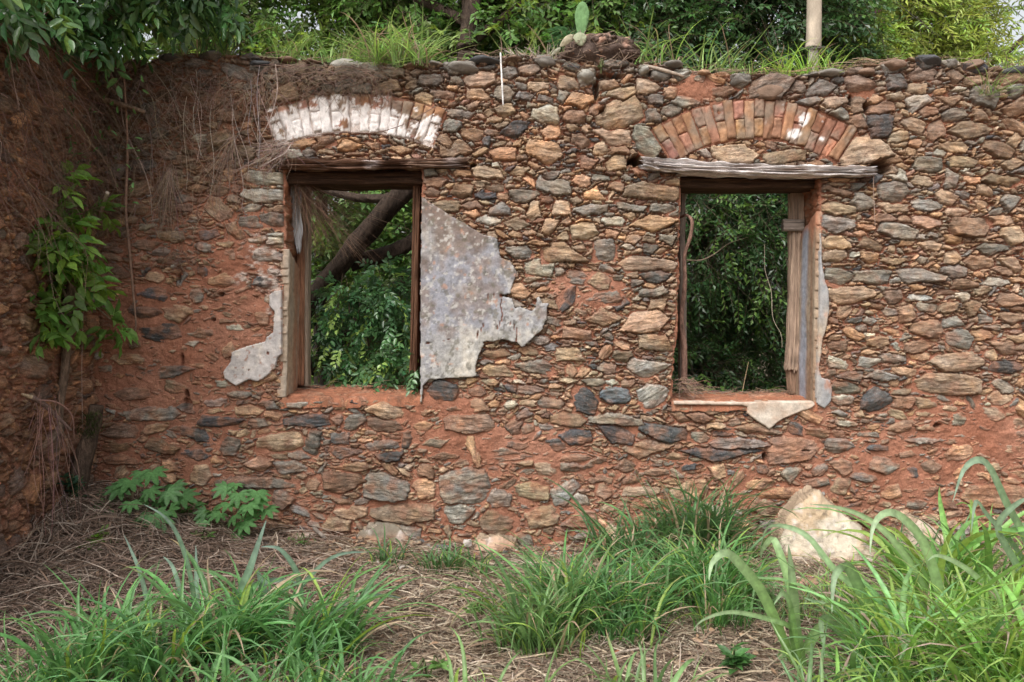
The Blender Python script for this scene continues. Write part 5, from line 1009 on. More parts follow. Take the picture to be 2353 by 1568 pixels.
stick('thin hanging cord at the right end of the pale lintel', [P(2008, 392, -.07), P(2007, 430, -.07), P(2009, 480, -.06), P(2011, 520, -.05)], [.0022, .002, .0018], (.42, .30, .24), 'cord', 'cord', 24, 5)
stick('long thin root dangling against the left part of the wall', [P(283, 150, -.15), P(290, 260, -.12), P(293, 350, -.09), P(289, 480, -.06), P(296, 560, -.05), P(305, 660, -.05), P(312, 740, -.05), P(309, 765, -.05)], [.007, .008, .010, .011, .009, .007, .003], (.24, .15, .11), 'hanging_root', 'root', 60, 7)
stick('thin pale root hanging in the left corner below the climbing leaves', [P(196, 620, -.35), P(190, 760, -.35), P(188, 860, -.34), P(190, 990, -.33)], [.0025, .002, .002], (.42, .30, .25), 'hanging_root', 'root', 40, 5)

stick('bleached forked root hanging diagonally at the upper left', [P(95, 145, -.3), P(140, 215, -.28), P(193, 300, -.25), P(207, 335, -.22), P(186, 352, -.2)], [.004, .005, .004, .002], (.46, .36, .22), 'hanging_root', 'root', 40, 5)
stick('long thin pale root winding down the left part of the wall', [P(243, 134, -.1), P(274, 225, -.1), P(288, 300, -.09), P(327, 383, -.08), P(345, 440, -.08), P(350, 500, -.07), P(366, 548, -.06)], [.004, .004, .004, .003, .002], (.38, .29, .24), 'hanging_root', 'root', 60, 5)
stick('thin pale root curving down beside the left end of the first arch', [P(633, 148, -.08), P(637, 211, -.08), P(619, 278, -.08), P(594, 320, -.07)], [.004, .004, .003, .002], (.40, .31, .27), 'hanging_root', 'root', 40, 5)
stick('short dark root dangling under the bush at the far left', [P(35, 70, -.9), P(47, 140, -.9), P(38, 200, -.88), P(33, 218, -.86)], [.008, .008, .006, .003], (.24, .15, .13), 'hanging_root', 'root', 40, 6)
stick('thin dark vine lying along the underside of the first arch', [P(995, 248, -.05), P(930, 285, -.06), P(860, 305, -.06), P(790, 304, -.06), P(720, 312, -.06), P(665, 330, -.06)], [.003, .003, .002], (.20, .13, .11), 'vine_stem', 'vine', 50, 5)
stick('white bent straw hanging beside the first lintel fan of rootlets', [P(668, 333, -.12), P(655, 352, -.13), P(630, 366, -.12), P(596, 385, -.1)], [.0035, .003, .002], (.50, .42, .38), 'dry_stick', 'stick', 30, 5)
# ---------------------------------------------------------------- hanging root hair and dry litter
def hairs(name, label, cat, n, start, end, seed, colr=(.30, .215, .165), rad=(.0008, .0018), wob=.05, seg=9, group='hanging dry rootlets', bulge=0):
    """n hairs from start(r)->(x,y,z) to end(r, start)->(x,y,z)"""
    r = np.random.default_rng(seed); a = np.array([start(r) for _ in range(n)]); b = np.array([end(r, p) for p in a]); t = np.linspace(0, 1, seg)[None, :, None]
    Pt = a[:, None]*(1-t)+b[:, None]*t; L = np.linalg.norm(b-a, axis=1)[:, None, None]
    ph = r.uniform(0, 6.28, (n, 1, 3)); Pt = Pt+wob*L*np.sin(t*r.uniform(3, 7, (n, 1, 3))+ph)*t**.7*np.array([1, .5, .6])-np.array([0, 0, 1.])*(bulge*L*t*(1-t))*-1
    V, F = tubes(Pt, r.uniform(*rad, (n, 1))*np.linspace(1.2, .6, seg)[None], 3)
    cc = np.repeat(np.array(colr)*r.uniform(.5, 1.35, (n, 1))*(1+.08*r.normal(0, 1, (n, 3))), seg*3, 0)
    mb = MB(); mb.add(V, F, np.clip(cc, .02, .7)); o = mb.build(name, M['straw']); tag(o, label, cat, group); return o
HN = 'hanging_rootlets'
hairs(HN, 'fan of fine rootlets spreading beside the left end of the first arch', 'roots', 70, lambda r: P(535+r.normal(0, 4), 315+r.normal(0, 4), -.06), lambda r, p: p+np.array([r.normal(-.02, .12), -.02-abs(r.normal(0, .04)), -r.uniform(.05, .55)]), 401, wob=.04)
hairs(HN, 'bundle of brown rootlets hanging in the middle of the left wall section', 'roots', 90, lambda r: P(390+r.normal(0, 6), 395+r.normal(0, 8), -.06), lambda r, p: p+np.array([r.normal(-.03, .09), -.03, -r.uniform(.2, .52)]), 402, wob=.03)
hairs(HN, 'small dark rootlet knot hanging low on the left wall section', 'roots', 60, lambda r: P(405+r.normal(0, 18), 585+r.normal(0, 10), -.05), lambda r, p: p+np.array([r.normal(0, .07), -.02, -r.uniform(.02, .16)]), 403, colr=(.2, .14, .11), wob=.08)
hairs(HN, 'tangled rootlets hanging from the crest above the left arch end', 'roots', 150, lambda r: P(r.uniform(480, 640), r.uniform(160, 235), -.05), lambda r, p: p+np.array([r.normal(0, .09), -.04, -r.uniform(.04, .26)]), 404, wob=.1)
hairs(HN, 'matted fringe of rootlets draped over the crest above the first arch', 'roots', 420, lambda r: P(r.uniform(640, 885), 150+abs(r.normal(0, 16)), -.05), lambda r, p: p+np.array([r.normal(0, .11), -.05+r.normal(0, .02), -r.uniform(-.03, .13)]), 405, colr=(.27, .19, .145), wob=.14)
hairs(HN, 'dry wisps lying on the left half of the first lintel', 'roots', 120, lambda r: P(650+r.normal(0, 14), 335+r.normal(0, 8), -.06), lambda r, p: p+np.array([r.normal(-.12, .12), -.05, -r.uniform(.0, .24)]), 406, colr=(.36, .26, .22), wob=.06)
hairs(HN, 'large brush of dry rootlets hanging inside the top left corner of the left window', 'roots', 330, lambda r: P(682+r.normal(0, 12), 415+r.normal(0, 5), .2+r.normal(0, .04)), lambda r, p: p+np.array([abs(r.normal(.0, .30))*(1 if r.random() < .75 else -.18), r.uniform(-.1, .25), -r.uniform(.2, .62)]), 407, colr=(.26, .165, .115), wob=.05, rad=(.0006, .0014))
def sidestart(r): return np.array([SX+.03+abs(r.normal(0, .05)), r.uniform(-1.5, -.05), r.uniform(2.3, 3.5)])
hairs(HN, 'dense curtain of brown rootlets hanging down the side wall under the bush', 'roots', 520, sidestart, lambda r, p: p+np.array([r.uniform(.0, .35), r.normal(.1, .35), -r.uniform(.05, .7)]), 408, colr=(.25, .165, .125), wob=.1, rad=(.0006, .0018))
hairs(HN, 'loose rootlets crossing the wall right of the upper left corner', 'roots', 260, lambda r: P(r.uniform(215, 460), r.uniform(130, 330), -.08), lambda r, p: p+np.array([r.normal(.05, .16), -.03, -r.uniform(.03, .35)]), 409, colr=(.27, .19, .145), wob=.09)
hairs(HN, 'rootlets trailing over the dark soil above the first arch', 'roots', 130, lambda r: P(r.uniform(660, 900), 190+abs(r.normal(0, 12)), -.05), lambda r, p: p+np.array([r.normal(0, .08), -.02, -r.uniform(.03, .2)]), 417, colr=(.22, .15, .11), wob=.1)
hairs(HN, 'rootlets spread over the wall left of the small window plaster', 'roots', 160, lambda r: P(r.uniform(240, 620), r.uniform(300, 520), -.05), lambda r, p: p+np.array([r.normal(0, .1), -.02, -r.uniform(.05, .35)]), 418, colr=(.28, .2, .155), wob=.08)
hairs(HN, 'few long pale rootlets hanging from the crest left of the first arch', 'roots', 26, lambda r: P(r.uniform(280, 640), r.uniform(130, 260), -.07), lambda r, p: p+np.array([r.normal(0, .1), -.03, -r.uniform(.3, .75)]), 410, colr=(.42, .34, .29), wob=.06, rad=(.0015, .003))
hairs('dry_twigs', 'reddish dry twigs spilling from the broken branch in the left corner', 'twigs', 38, lambda r: P(100+r.normal(0, 35), 935+r.normal(0, 15), -.75+r.normal(0, .05)), lambda r, p: p+np.array([r.normal(.0, .14), r.uniform(-.15, .1), -r.uniform(.3, .85)]), 411, colr=(.33, .19, .16), wob=.06, rad=(.0015, .0032), group=None)
hairs('dry_twigs', 'grey brown wisps scattered along the sill of the left window', 'twigs', 70, lambda r: P(r.uniform(700, 950), 896+r.normal(0, 5), .38), lambda r, p: p+np.array([r.normal(0, .12), r.normal(-.05, .08), abs(r.normal(0, .03))]), 412, wob=.12, rad=(.001, .0025), group=None)
hairs('dry_twigs', 'tangle of dry wisps in the lower left corner of the right window', 'twigs', 130, lambda r: P(1575+r.normal(0, 12), 885+r.normal(0, 12), .15), lambda r, p: p+np.array([r.normal(.03, .10), r.normal(-.02, .05), -abs(r.normal(0, .05))+.02]), 413, colr=(.38, .27, .2), wob=.2, rad=(.001, .0022), group=None)
hairs('dry_twigs', 'thin dry wisps along the back of the right window sill', 'twigs', 90, lambda r: P(r.uniform(1590, 1840), 903+r.normal(0, 3), .42), lambda r, p: p+np.array([r.normal(0, .12), r.normal(-.05, .05), r.normal(.01, .02)]), 414, wob=.15, rad=(.001, .002), group=None)
hairs('crest_litter', 'brown dry stalks lying along the wall top', 'dry stalks', 900, lambda r: (lambda x: np.array([x, r.uniform(-.02, .4), float(topz(x))+.015+abs(r.normal(0, .012))]))(r.uniform(-2.6, 3.9)), lambda r, p: p+np.array([r.normal(0, .13), r.normal(-.03, .05), r.normal(0, .02)]), 415, colr=(.36, .26, .18), wob=.08, rad=(.001, .0028), group=None)
hairs('dry_stalks', 'cut dry stalks bunched on the crest left of the prickly pear', 'dry stalks', 60, lambda r: P(r.uniform(1165, 1290), 135, .05+r.uniform(-.05, .1)), lambda r, p: p+np.array([r.normal(0, .05), r.normal(-.02, .03), r.uniform(.01, .10)]), 416, colr=(.42, .34, .28), wob=.03, rad=(.002, .004), group=None)

# ---------------------------------------------------------------- bush over the top left corner
tb = thing('overhanging_bush', 'large leaved green bush hanging over the top left corner of the wall', 'bush', (-3.2, -.3, 3.5)); r = np.random.default_rng(601)
mb = MB(); ms = MB()
blb = [(-2.95, -1.2, 3.5, .35, .3, .25), (-2.75, -1.65, 3.42, .3, .3, .22), (-2.75, -.55, 3.78, .45, .4, .27), (-3.15, -.95, 3.72, .45, .4, .27), (-2.3, -.35, 3.82, .32, .3, .22), (-3.3, -1.4, 3.85, .4, .4, .25), (-2.8, -.5, 4.2, .7, .6, .4), (-3.6, -.6, 4.0, .6, .8, .5), (-2.35, -.2, 4.2, .5, .5, .3), (-2.68, -.45, 3.53, .22, .25, .14), (-2.05, -.1, 3.86, .2, .2, .16), (-2.95, -.6, 3.5, .2, .25, .12)]
for k, b_ in enumerate(blb):
    V, F = limb([(-3.25, -.2, 3.35), ((-3.2+b_[0])/2, (b_[1]-.2)/2, 3.7), (b_[0], b_[1], b_[2])], [.022, .014, .005], 20, 6, .15, k); ms.add(V, F, (.16, .11, .08))
ms.build('branch', M['bark_fine'], tb)
crown(mb, blb, 1150, .105, .046, (.07, .155, .05), r, nl=6, sl=.16, droop=.9, tmpl=LEAF, var=.28, young=.16, yc=(.16, .27, .06), shell=.1, out=.6)
mb.build('foliage', M['leaf_gloss'], tb)
# climbing plant in the left corner
cl = thing('climbing_plant', 'bright green leafy plant on a woody stem climbing the left corner', 'plant', P(140, 1080, -.4)); r = np.random.default_rng(602)
mb = MB(); ms = MB()
V, F = limb([P(122, 1110, -.42), P(138, 930, -.42), P(152, 820, -.42), P(158, 720, -.42), P(165, 640, -.4), P(172, 560, -.36), P(150, 480, -.4)], [.024, .026, .030, .034, .028, .018, .008], 70, 10, .2, 9); ms.add(V, F, (.21, .145, .105))
for pts in ([P(160, 700, -.42), P(130, 640, -.5), P(95, 600, -.6)], [P(165, 640, -.4), P(190, 560, -.4), P(215, 500, -.4)], [P(160, 720, -.42), P(205, 700, -.36), P(255, 735, -.3)], [P(158, 730, -.42), P(120, 715, -.5), P(95, 700, -.6)], [P(165, 560, -.4), P(120, 520, -.5), P(100, 450, -.55)], [P(165, 500, -.4), P(130, 430, -.45), P(110, 400, -.5)]):
    V, F = limb(pts, [.012, .008, .004], 16, 6, .15, 3); ms.add(V, F, (.2, .15, .1))
ms.build('stem', M['bark'], cl)
bl = [tuple(P(px, py, Y))+(rx, .13, rz) for px, py, Y, rx, rz in [(125, 590, -.5, .16, .14), (190, 540, -.42, .13, .12), (110, 500, -.52, .12, .12), (150, 640, -.5, .15, .12), (95, 700, -.6, .09, .10), (110, 745, -.6, .09, .06), (175, 620, -.45, .10, .08), (205, 480, -.4, .08, .05), (120, 420, -.5, .08, .06), (250, 745, -.3, .09, .05), (215, 715, -.33, .05, .04), (140, 560, -.6, .13, .16), (165, 700, -.5, .10, .06)]]
crown(mb, bl, 120, .12, .056, (.14, .28, .06), r, nl=6, sl=.13, droop=.25, tmpl=LEAF, var=.25, young=.2, yc=(.22, .38, .07), shell=.15, out=.9)
mb.build('foliage', M['leaf'], cl)
n = 90; mb = MB(); p = np.array([P(r.uniform(60, 330), r.uniform(170, 480), -.25-.25*r.random()) for _ in range(n)]); p[:, 0] = np.maximum(p[:, 0], SX+.05)
ls = thing('creeper', 'sparse small bright leaves scattered among the rootlets at upper left', 'creeper', P(200, 400, -.2))
leaves(mb, p, r.normal(0, 1, (n, 3))+np.array([0, 0, -.4]), np.array([0, -1., .6])+r.normal(0, .4, (n, 3)), r.uniform(.03, .06, n), .02, np.array([.10, .21, .06])*r.uniform(.6, 1.4, (n, 1)), LEAF); mb.build('foliage', M['leaf'], ls)

# ---------------------------------------------------------------- castor plants with star shaped leaves
def palm_leaf(mb, c, d, nrm, R, col, r, lobes=7):
    d = norm(np.array(d, float)); s = norm(np.cross(nrm, d)); nn = np.cross(d, s); V = [c-d*R*.06]; F = []
    a = np.linspace(-2.25, 2.25, lobes*4+1); rad = np.zeros(len(a))
    for q in range(len(a)):
        ph = q % 4; lob = 1-.38*abs(a[q])/2.25
        rad[q] = R*lob*(.58 if ph == 0 else (1.0 if ph == 2 else .80))
    rim = [c+(d*math.cos(x)+s*math.sin(x))*rr_-nn*(.22*rr_*(rr_/R)) + nn*(.05*R if k % 4 == 0 else 0) for k, (x, rr_) in enumerate(zip(a, rad))]
    V += rim
    for q in range(len(a)-1): F.append([0, q+1, q+2, q+2])
    mb.add(np.array(V), np.array(F), np.concatenate([[np.array(col)*1.5], np.repeat([col], len(rim), 0)]))
def castor(label, base, stems, seed, lobes=7):
    t = thing('castor_plant', label, 'plant', base, 'star leaved plants at the wall foot'); r = np.random.default_rng(seed); ml = MB(); ms = MB(); b0 = np.array(base)
    for (px, py, Y, R) in stems:
        c = P(px, py, Y); V, F = tubes(smooth_path([b0+r.normal(0, .02, 3)*[1, 1, 0], b0*.55+c*.45+np.array([0, .02, .03]), c], 10)[None], np.linspace(.006, .002, 10)[None], 5); ms.add(V, F, (.22, .16, .10))
        out = np.array([c[0]-b0[0], -.12, .02]); palm_leaf(ml, c, norm(out)+np.array([0, -.3, -.55])+r.normal(0, .18, 3), np.array([0, -.75, .75])+r.normal(0, .2, 3), R*1.5*r.uniform(.8, 1.15), np.array([.09, .20, .07])*r.uniform(.75, 1.3), r, lobes)
    V, F = limb([b0-np.array([0, 0, .04]), b0+np.array([0, 0, .16]), b0+np.array([.02, 0, .34])], [.013, .011, .007], 14, 7, .1, 2); ms.add(V, F, (.28, .20, .14))
    ms.build('stem', M['bark_fine'], t); ml.build('foliage', M['leaf'], t); return t
gb_ = lambda px, py: (lambda q: (q[0], q[1], float(gz(q[0], q[1]))))(GP(px, py))
r = np.random.default_rng(8)
castor('larger star leaved green plant at the wall foot near the left corner', (PX(300, -.3), -.3, .12),
       [(350, 1085, -.32, .10), (298, 1105, -.36, .10), (276, 1120, -.42, .09), (345, 1125, -.4, .085), (385, 1130, -.35, .085), (238, 1165, -.45, .095), (300, 1155, -.48, .085), (355, 1185, -.5, .10), (400, 1115, -.2, .08), (420, 1140, -.3, .09), (262, 1195, -.42, .07), (320, 1190, -.5, .08), (290, 1215, -.5, .07), (390, 1170, -.4, .08), (275, 1145, -.3, .08), (325, 1085, -.25, .07), (330, 1140, -.3, .09), (250, 1140, -.3, .08), (365, 1150, -.3, .08)], 701)
castor('smaller star leaved green plant against the wall left of the first window', (PX(545, -.25), -.25, .03),
       [(520, 1120, -.28, .085), (548, 1135, -.34, .09), (590, 1130, -.28, .09), (525, 1158, -.36, .08), (570, 1160, -.38, .085), (540, 1185, -.42, .09), (505, 1180, -.32, .08), (612, 1170, -.3, .085), (560, 1200, -.4, .07), (472, 1175, -.3, .065), (470, 1195, -.34, .06), (595, 1150, -.3, .08), (545, 1228, -.4, .06), (540, 1112, -.22, .07), (575, 1180, -.3, .07)], 702)
low_plant('leafy_weed', 'bright green low weed in front of the larger star leaved plant', gb_(210, 1330), 40, .085, .045, (.15, .30, .05), .16, 703, 'weed', spread=.12)
low_plant('leafy_weed', 'green broad leaved weed between the two star leaved plants', (PX(420, -.25), -.25, .1), 46, .09, .042, (.08, .18, .05), .26, 704, 'weed', spread=.10)
low_plant('leafy_weed', 'dark blue green leafy weed in the left corner by the stump', (PX(165, -.45), -.45, .3), 26, .10, .05, (.055, .12, .07), .28, 705, 'weed', spread=.08)
low_plant('leafy_weed', 'dark green leafy weed in the straw near the bottom middle right', gb_(1690, 1545), 34, .08, .045, (.07, .17, .05), .13, 706, 'weed', spread=.08)
low_plant('leafy_weed', 'tiny green weed beside the log end at the wall foot', gb_(700, 1275), 14, .05, .03, (.12, .23, .06), .08, 707, 'weed', spread=.04)

# ---------------------------------------------------------------- rocks at the wall foot
def rockthing(label, px, py, Y, w_, d_, h_, seed, colr, name='rock', rz=0, cuts=8, rough=.12):
    c = (PX(px, Y), Y, PZ(py, Y)); V, F = rock(c, (w_, d_, h_), seed, rz, cuts, rough, True)
    n1 = fbm(V[:, 0]*6, V[:, 2]*8, seed, 4)[:, None]; n2 = fbm(V[:, 0]*14+9, V[:, 2]*14, seed+1, 4)[:, None]
    cc = np.array(colr)*(1+.15*n2); k = np.clip(n1*2-.1, 0, .7); cc = cc*(1-k)+np.array([.40, .27, .16])*k
    o = MB(); o.add(V, F, np.clip(cc, .02, .85)); ob_ = o.build(name, M['rock']); tag(ob_, label, 'rock'); return ob_
def slabrock(label, pts, Y0, thick, colr, seed, name='rock', lean=.25):
    a = np.array(PPY(pts, Y0)); x0, z0 = a.min(0)-.02; x1, z1 = a.max(0)+.02; g = .008
    xs = np.arange(x0, x1, g); zs = np.arange(z0, z1, g); X, Z = np.meshgrid(xs, zs); sd = polysd(X, Z, a)+.008*fbm(X*16, Z*16, seed, 4)
    m = sd < 0; m = m[:-1, :-1] & m[1:, :-1] & m[:-1, 1:] & m[1:, 1:]
    H = .05*(1-np.clip(1+sd/.06, 0, 1)**1.4)+.035*fbm(X*5, Z*5, seed+1, 4)-.03*np.abs(fbm(X*9+3, Z*7, seed+3, 3))+.006*fbm(X*30, Z*30, seed+2, 3)
    n1 = fbm(X*6, Z*9, seed+4, 4); cc = mixn(colr, (.44, .31, .19), np.clip(n1*2.4-.05, 0, .75)); cc = mixn(cc, (.62, .56, .52), np.clip(2.5*fbm(X*18, Z*18, seed+5, 3)-.6, 0, .6)); cc = mixn(cc, (.36, .20, .13), np.clip((z0+.20-Z)/.2+1.2*n1, 0, .85)); cc = mixn(cc, (.20, .17, .13), np.clip(4*fbm(X*34, Z*34, seed+7, 3)-1.5, 0, .6))
    o = sheet(name, dict(H=H, X=X, Z=Z, stone=X*0, U=X, V=Z), m, cc, lambda a_, b_, c_: np.stack([a_, Y0-c_+lean*(b_-z0), b_], 1), M['rock'], None, thick, 10, .020, lambda x, z, d: np.array([.36, .27, .19]), seed, attrs=False)
    tag(o, label, 'rock'); return o
def PPY(pts, Y): return [(PX(x, Y), PZ(y, Y)) for x, y in pts]
slabrock('large pointed pale rock leaning against the foot of the wall', [(1800, 1250), (1822, 1195), (1856, 1163), (1893, 1139), (1905, 1142), (1925, 1165), (1965, 1198), (1993, 1222), (2010, 1262), (2050, 1290), (2062, 1330), (1812, 1335), (1792, 1290)], -.45, .18, (.56, .48, .38), 801)
slabrock('low pale rock half hidden by grass to the right of the pointed one', [(2092, 1255), (2105, 1215), (2125, 1200), (2150, 1212), (2180, 1240), (2185, 1310), (2095, 1310)], -.35, .15, (.50, .40, .32), 802)
slabrock('small pale rock behind the grass in the middle of the wall foot', [(1375, 1262), (1388, 1225), (1410, 1210), (1432, 1222), (1445, 1265), (1380, 1290)], -.12, .12, (.48, .40, .33), 803)
slabrock('flat dark mossy rock at the wall foot below the first window', [(810, 1262), (828, 1220), (860, 1202), (905, 1208), (938, 1235), (948, 1275), (815, 1275)], -.09, .1, (.20, .17, .13), 804)
slabrock('long low tan rock lying left of the middle grass', [(1085, 1268), (1100, 1240), (1150, 1236), (1185, 1250), (1190, 1285), (1085, 1285)], -.16, .12, (.50, .34, .24), 805)
rockthing('small white plaster lump at the wall foot beside the tan rock', 1075, 1247, -.14, .07, .06, .07, 806, (.62, .56, .52), 'plaster_lump')
rockthing('pale plaster fragment lying at the wall foot right of the smaller star leaved plant', 690, 1235, -.14, .20, .10, .07, 807, (.55, .45, .40), 'plaster_lump')
for k, (px, py, w_, lab) in enumerate([(500, 1372, .06, 'tan pebble in the dry litter at lower left'), (1870, 1340, .26, 'brown flat stone below the large pointed rock'), (820, 1282, .10, 'brown brick bit in the litter below the flat mossy rock'), (900, 1510, .045, 'white pebble in the straw at bottom centre'), (30, 1215, .09, 'tan stone at the far left foot of the side wall')]):
    x, y = GP(px, py); V, F = rock((x, y, float(gz(x, y))+.01), (w_, w_*.8, w_*.35), 820+k, 0, 6, .1); o = MB(); o.add(V, F, [(.42, .30, .2), (.36, .21, .15), (.30, .14, .1), (.6, .56, .5), (.4, .28, .2)][k]); tag(o.build('small_stone', M['rock']), lab, 'stone')

# ---------------------------------------------------------------- dry straw, twigs and leaf litter on the ground
def litter(name, n, region, seed, L, W, cols, lift=.012, kind=True, arch=.15):
    r = np.random.default_rng(seed); P0 = []
    while len(P0) < n:
        y = r.uniform(-2.95, -.02); hw = (6+y)*.612+.55; x = r.uniform(-hw, hw)
        if x < SX: continue
        if r.random() < region(x, y): P0.append((x, y))
    P0 = np.array(P0); az = r.uniform(0, 6.28, n)*.6+r.choice([0, 3.14], n)+r.normal(0, .5, n); l = r.uniform(*L, n)*(.6+.8*r.random(n)**2)
    t = np.linspace(-.5, .5, 5); cur = r.normal(0, .35, n)
    ax = az[:, None]+cur[:, None]*t[None]; px = P0[:, :1]+l[:, None]*t[None]*np.cos(ax); py = P0[:, 1:]+l[:, None]*t[None]*np.sin(ax)
    py = np.minimum(py, -.03); px = np.maximum(px, SX+.03)
    z = gz(px, py)+lift*r.random((n, 1))*2.2+(r.normal(0, .18, n)[:, None]*l[:, None]*t[None]).clip(-.015, .08)+arch*l[:, None]*(.25-t[None]**2)*r.random((n, 1))
    pile = np.exp(-((px+2.9)/.9)**2-((py+.9)/1.0)**2)*.13*r.random((n, 1)); z = z+pile
    w_ = r.uniform(*W, n)[:, None]*np.array([.5, 1, 1, .9, .25])[None]/2; sx, sy = -np.sin(ax), np.cos(ax); tw = r.normal(0, .5, (n, 1))
    Va = np.stack([px+sx*w_, py+sy*w_, z+w_*tw], -1); Vb_ = np.stack([px-sx*w_, py-sy*w_, z-w_*tw+.0005], -1); Vc = np.stack([px, py, z+w_*.5], -1)
    V = np.stack([Va, Vc, Vb_], 2); i = np.arange(n)[:, None, None]*15; j = np.arange(4)[None, :, None]*3; q = np.arange(2)[None, None]
    F = np.stack(np.broadcast_arrays(i+j+q, i+j+q+1, i+j+3+q+1, i+j+3+q), -1).reshape(-1, 4)
    cc = np.array(cols)[r.integers(0, len(cols), n)]*r.uniform(.6, 1.3, (n, 1)); mb = MB(); mb.add(V.reshape(-1, 3), F, np.repeat(np.clip(cc, .02, .7), 15, 0))
    o = mb.build(name, M['straw']); tag(o, kind='stuff'); return o
straw_c = [(.38, .30, .215), (.28, .21, .15), (.46, .39, .30), (.19, .13, .095), (.33, .25, .18), (.15, .11, .08)]
brown_c = [(.19, .13, .10), (.27, .19, .15), (.12, .085, .065), (.36, .29, .235), (.21, .14, .10)]
leftish = lambda x, y: float(np.clip((-.9-x)/1.1+.25*math.sin(y*5), .03, 1))*float(np.clip(1.15-abs(y+1)/4, .1, 1))
o = litter('dry_straw', 34000, lambda x, y: (1-.75*leftish(x, y))*(1 if y < -.25 else .5), 901, (.06, .30), (.003, .008), straw_c); o['label'] = 'matted pale dry straw covering the ground'; o['category'] = 'straw'
o = litter('dead_twigs', 16000, leftish, 902, (.10, .36), (.0025, .007), brown_c, .03, arch=.3); o['label'] = 'heap of grey brown dead twigs and stems at lower left'; o['category'] = 'twigs'
r = np.random.default_rng(903); n = 5200; x = np.where(r.random(n) < .55, r.uniform(-3.0, -.6, n), r.uniform(-3, 4, n)); y = r.uniform(-3.6, -.06, n); mb = MB(); b = np.stack([x, y, gz(x, y)+.015+.03*r.random(n)+.10*np.exp(-((x+2.9)/.9)**2-((y+.9)/1.0)**2)*r.random(n)], 1)
leaves(mb, b, np.stack([r.normal(0, 1, n), r.normal(0, 1, n), r.normal(0, .25, n)], 1), np.array([0, 0, 1.])+r.normal(0, .5, (n, 3)), r.uniform(.02, .06, n), r.uniform(.012, .03, n), np.array([[.30, .19, .12], [.38, .26, .17], [.2, .13, .09]])[r.integers(0, 3, n)]*r.uniform(.6, 1.2, (n, 1)), LEAF)
o = mb.build('leaf_litter', M['straw']); tag(o, 'curled brown dead leaves scattered over the ground', 'dead leaves', kind='stuff')

# ---------------------------------------------------------------- grass clumps in front of the wall
def clump(label, px, py, rx, ry, n, L, W, seed, col=(.105, .235, .075), tuss=8, th1=(1.1, 2.6), th0=.18, tip=(1.2, 1.15, 1.35), broad=0, Lb=(.5, .9), Wb=(.028, .042), var=.2, yellow=.08, lean=None, short=.45):
    x, y = GP(px, py); t = thing('grass_clump', label, 'grass', (x, y, float(gz(x, y))), 'grass clumps in front of the wall'); r = np.random.default_rng(seed); mb = MB()
    tc = np.stack([x+rx*r.uniform(-1, 1, tuss)*np.sqrt(r.random(tuss)), y+ry*r.uniform(-1, 1, tuss)], 1)
    def go(m, L, W, th1, t0s, tipc, c0):
        q = r.integers(0, tuss, m); sc_ = .7+.5*r.random(tuss)
        off = r.normal(0, .05, (m, 2)); b2 = tc[q]+off; b2[:, 1] = np.minimum(b2[:, 1], -.06); b2[:, 0] = np.maximum(b2[:, 0], SX+.1)
        b = np.stack([b2[:, 0], b2[:, 1], gz(b2[:, 0], b2[:, 1])-.01], 1)
        az = np.arctan2(off[:, 1], off[:, 0])+r.normal(0, 1.1, m)
        if lean is not None: az = np.where(r.random(m) < .4, lean+r.normal(0, .5, m), az)
        az = np.where((b[:, 1] > -.45) & (np.sin(az) > 0), -az, az)
        l = r.uniform(*L, m)*sc_[q]; c = np.array(c0)*(1+var*r.normal(0, 1, (m, 1)).clip(-1.6, 2))*(1+.05*r.normal(0, 1, (m, 3)))
        yl = r.random(m) < yellow; c[yl] = np.array([.24, .36, .07])*r.uniform(.7, 1.2, (yl.sum(), 1)); dd = r.random(m) < .07; c[dd] = np.array([.36, .28, .17])
        blades(mb, b, az, l, r.uniform(*W, m)*np.clip(l/np.mean(L), .6, 1.3), np.abs(r.normal(t0s, .16, m)), r.uniform(*th1, m), np.clip(c, .015, .6), 10 if m < 200 else 8, 1.5, .6, r, tipc)
    go(int(n*(1-short)), L, W, th1, th0, tip, col); go(int(n*short), (L[0]*.35, L[1]*.55), (W[0]*.6, W[1]*.75), th1, th0+.1, tip, np.array(col)*.95)
    if broad: go(broad, Lb, Wb, (1.2, 2.5), .22, tip, np.array(col)*1.05)
    mb.build('blades', M['grass'], t); return t
clump('broad spread of tall grass filling the bottom left of the picture', 330, 1560, .42, .22, 620, (.28, .58), (.010, .018), 1001, tuss=16, broad=26, Lb=(.4, .62), Wb=(.02, .03))
clump('tall grass clump whose blades reach up below the smaller star leaved plant', 560, 1500, .34, .22, 520, (.28, .58), (.011, .020), 1002, tuss=13, broad=34, Lb=(.5, .75), Wb=(.02, .032))
clump('grass clump at the right edge of the lower left grass, arching over the straw', 720, 1530, .22, .20, 300, (.25, .55), (.010, .020), 1003, tuss=8, broad=18, Lb=(.5, .75), Wb=(.02, .03), lean=0.2)
clump('low grass in the very bottom left corner', 60, 1640, .3, .15, 200, (.18, .40), (.008, .015), 1004, tuss=8)
clump('short grass at the bottom edge between the left grass and the straw', 640, 1640, .5, .10, 330, (.2, .42), (.010, .018), 1005, tuss=12)
clump('small dark grass tuft by the wall foot near the mossy rock', 895, 1300, .06, .06, 70, (.16, .34), (.008, .014), 1006, (.07, .145, .05), 3, th1=(1.2, 2.4))
clump('low spreading dark grass tuft right of the mossy rock', 1035, 1312, .26, .06, 260, (.10, .26), (.007, .013), 1007, (.075, .155, .05), 9, th1=(1.2, 2.4))
clump('leafy grass clump left of the central patch, bending over the straw', 1245, 1480, .18, .20, 340, (.32, .62), (.010, .020), 1008, (.135, .24, .08), 8, lean=3.1, broad=18, Lb=(.5, .8), Wb=(.018, .028))
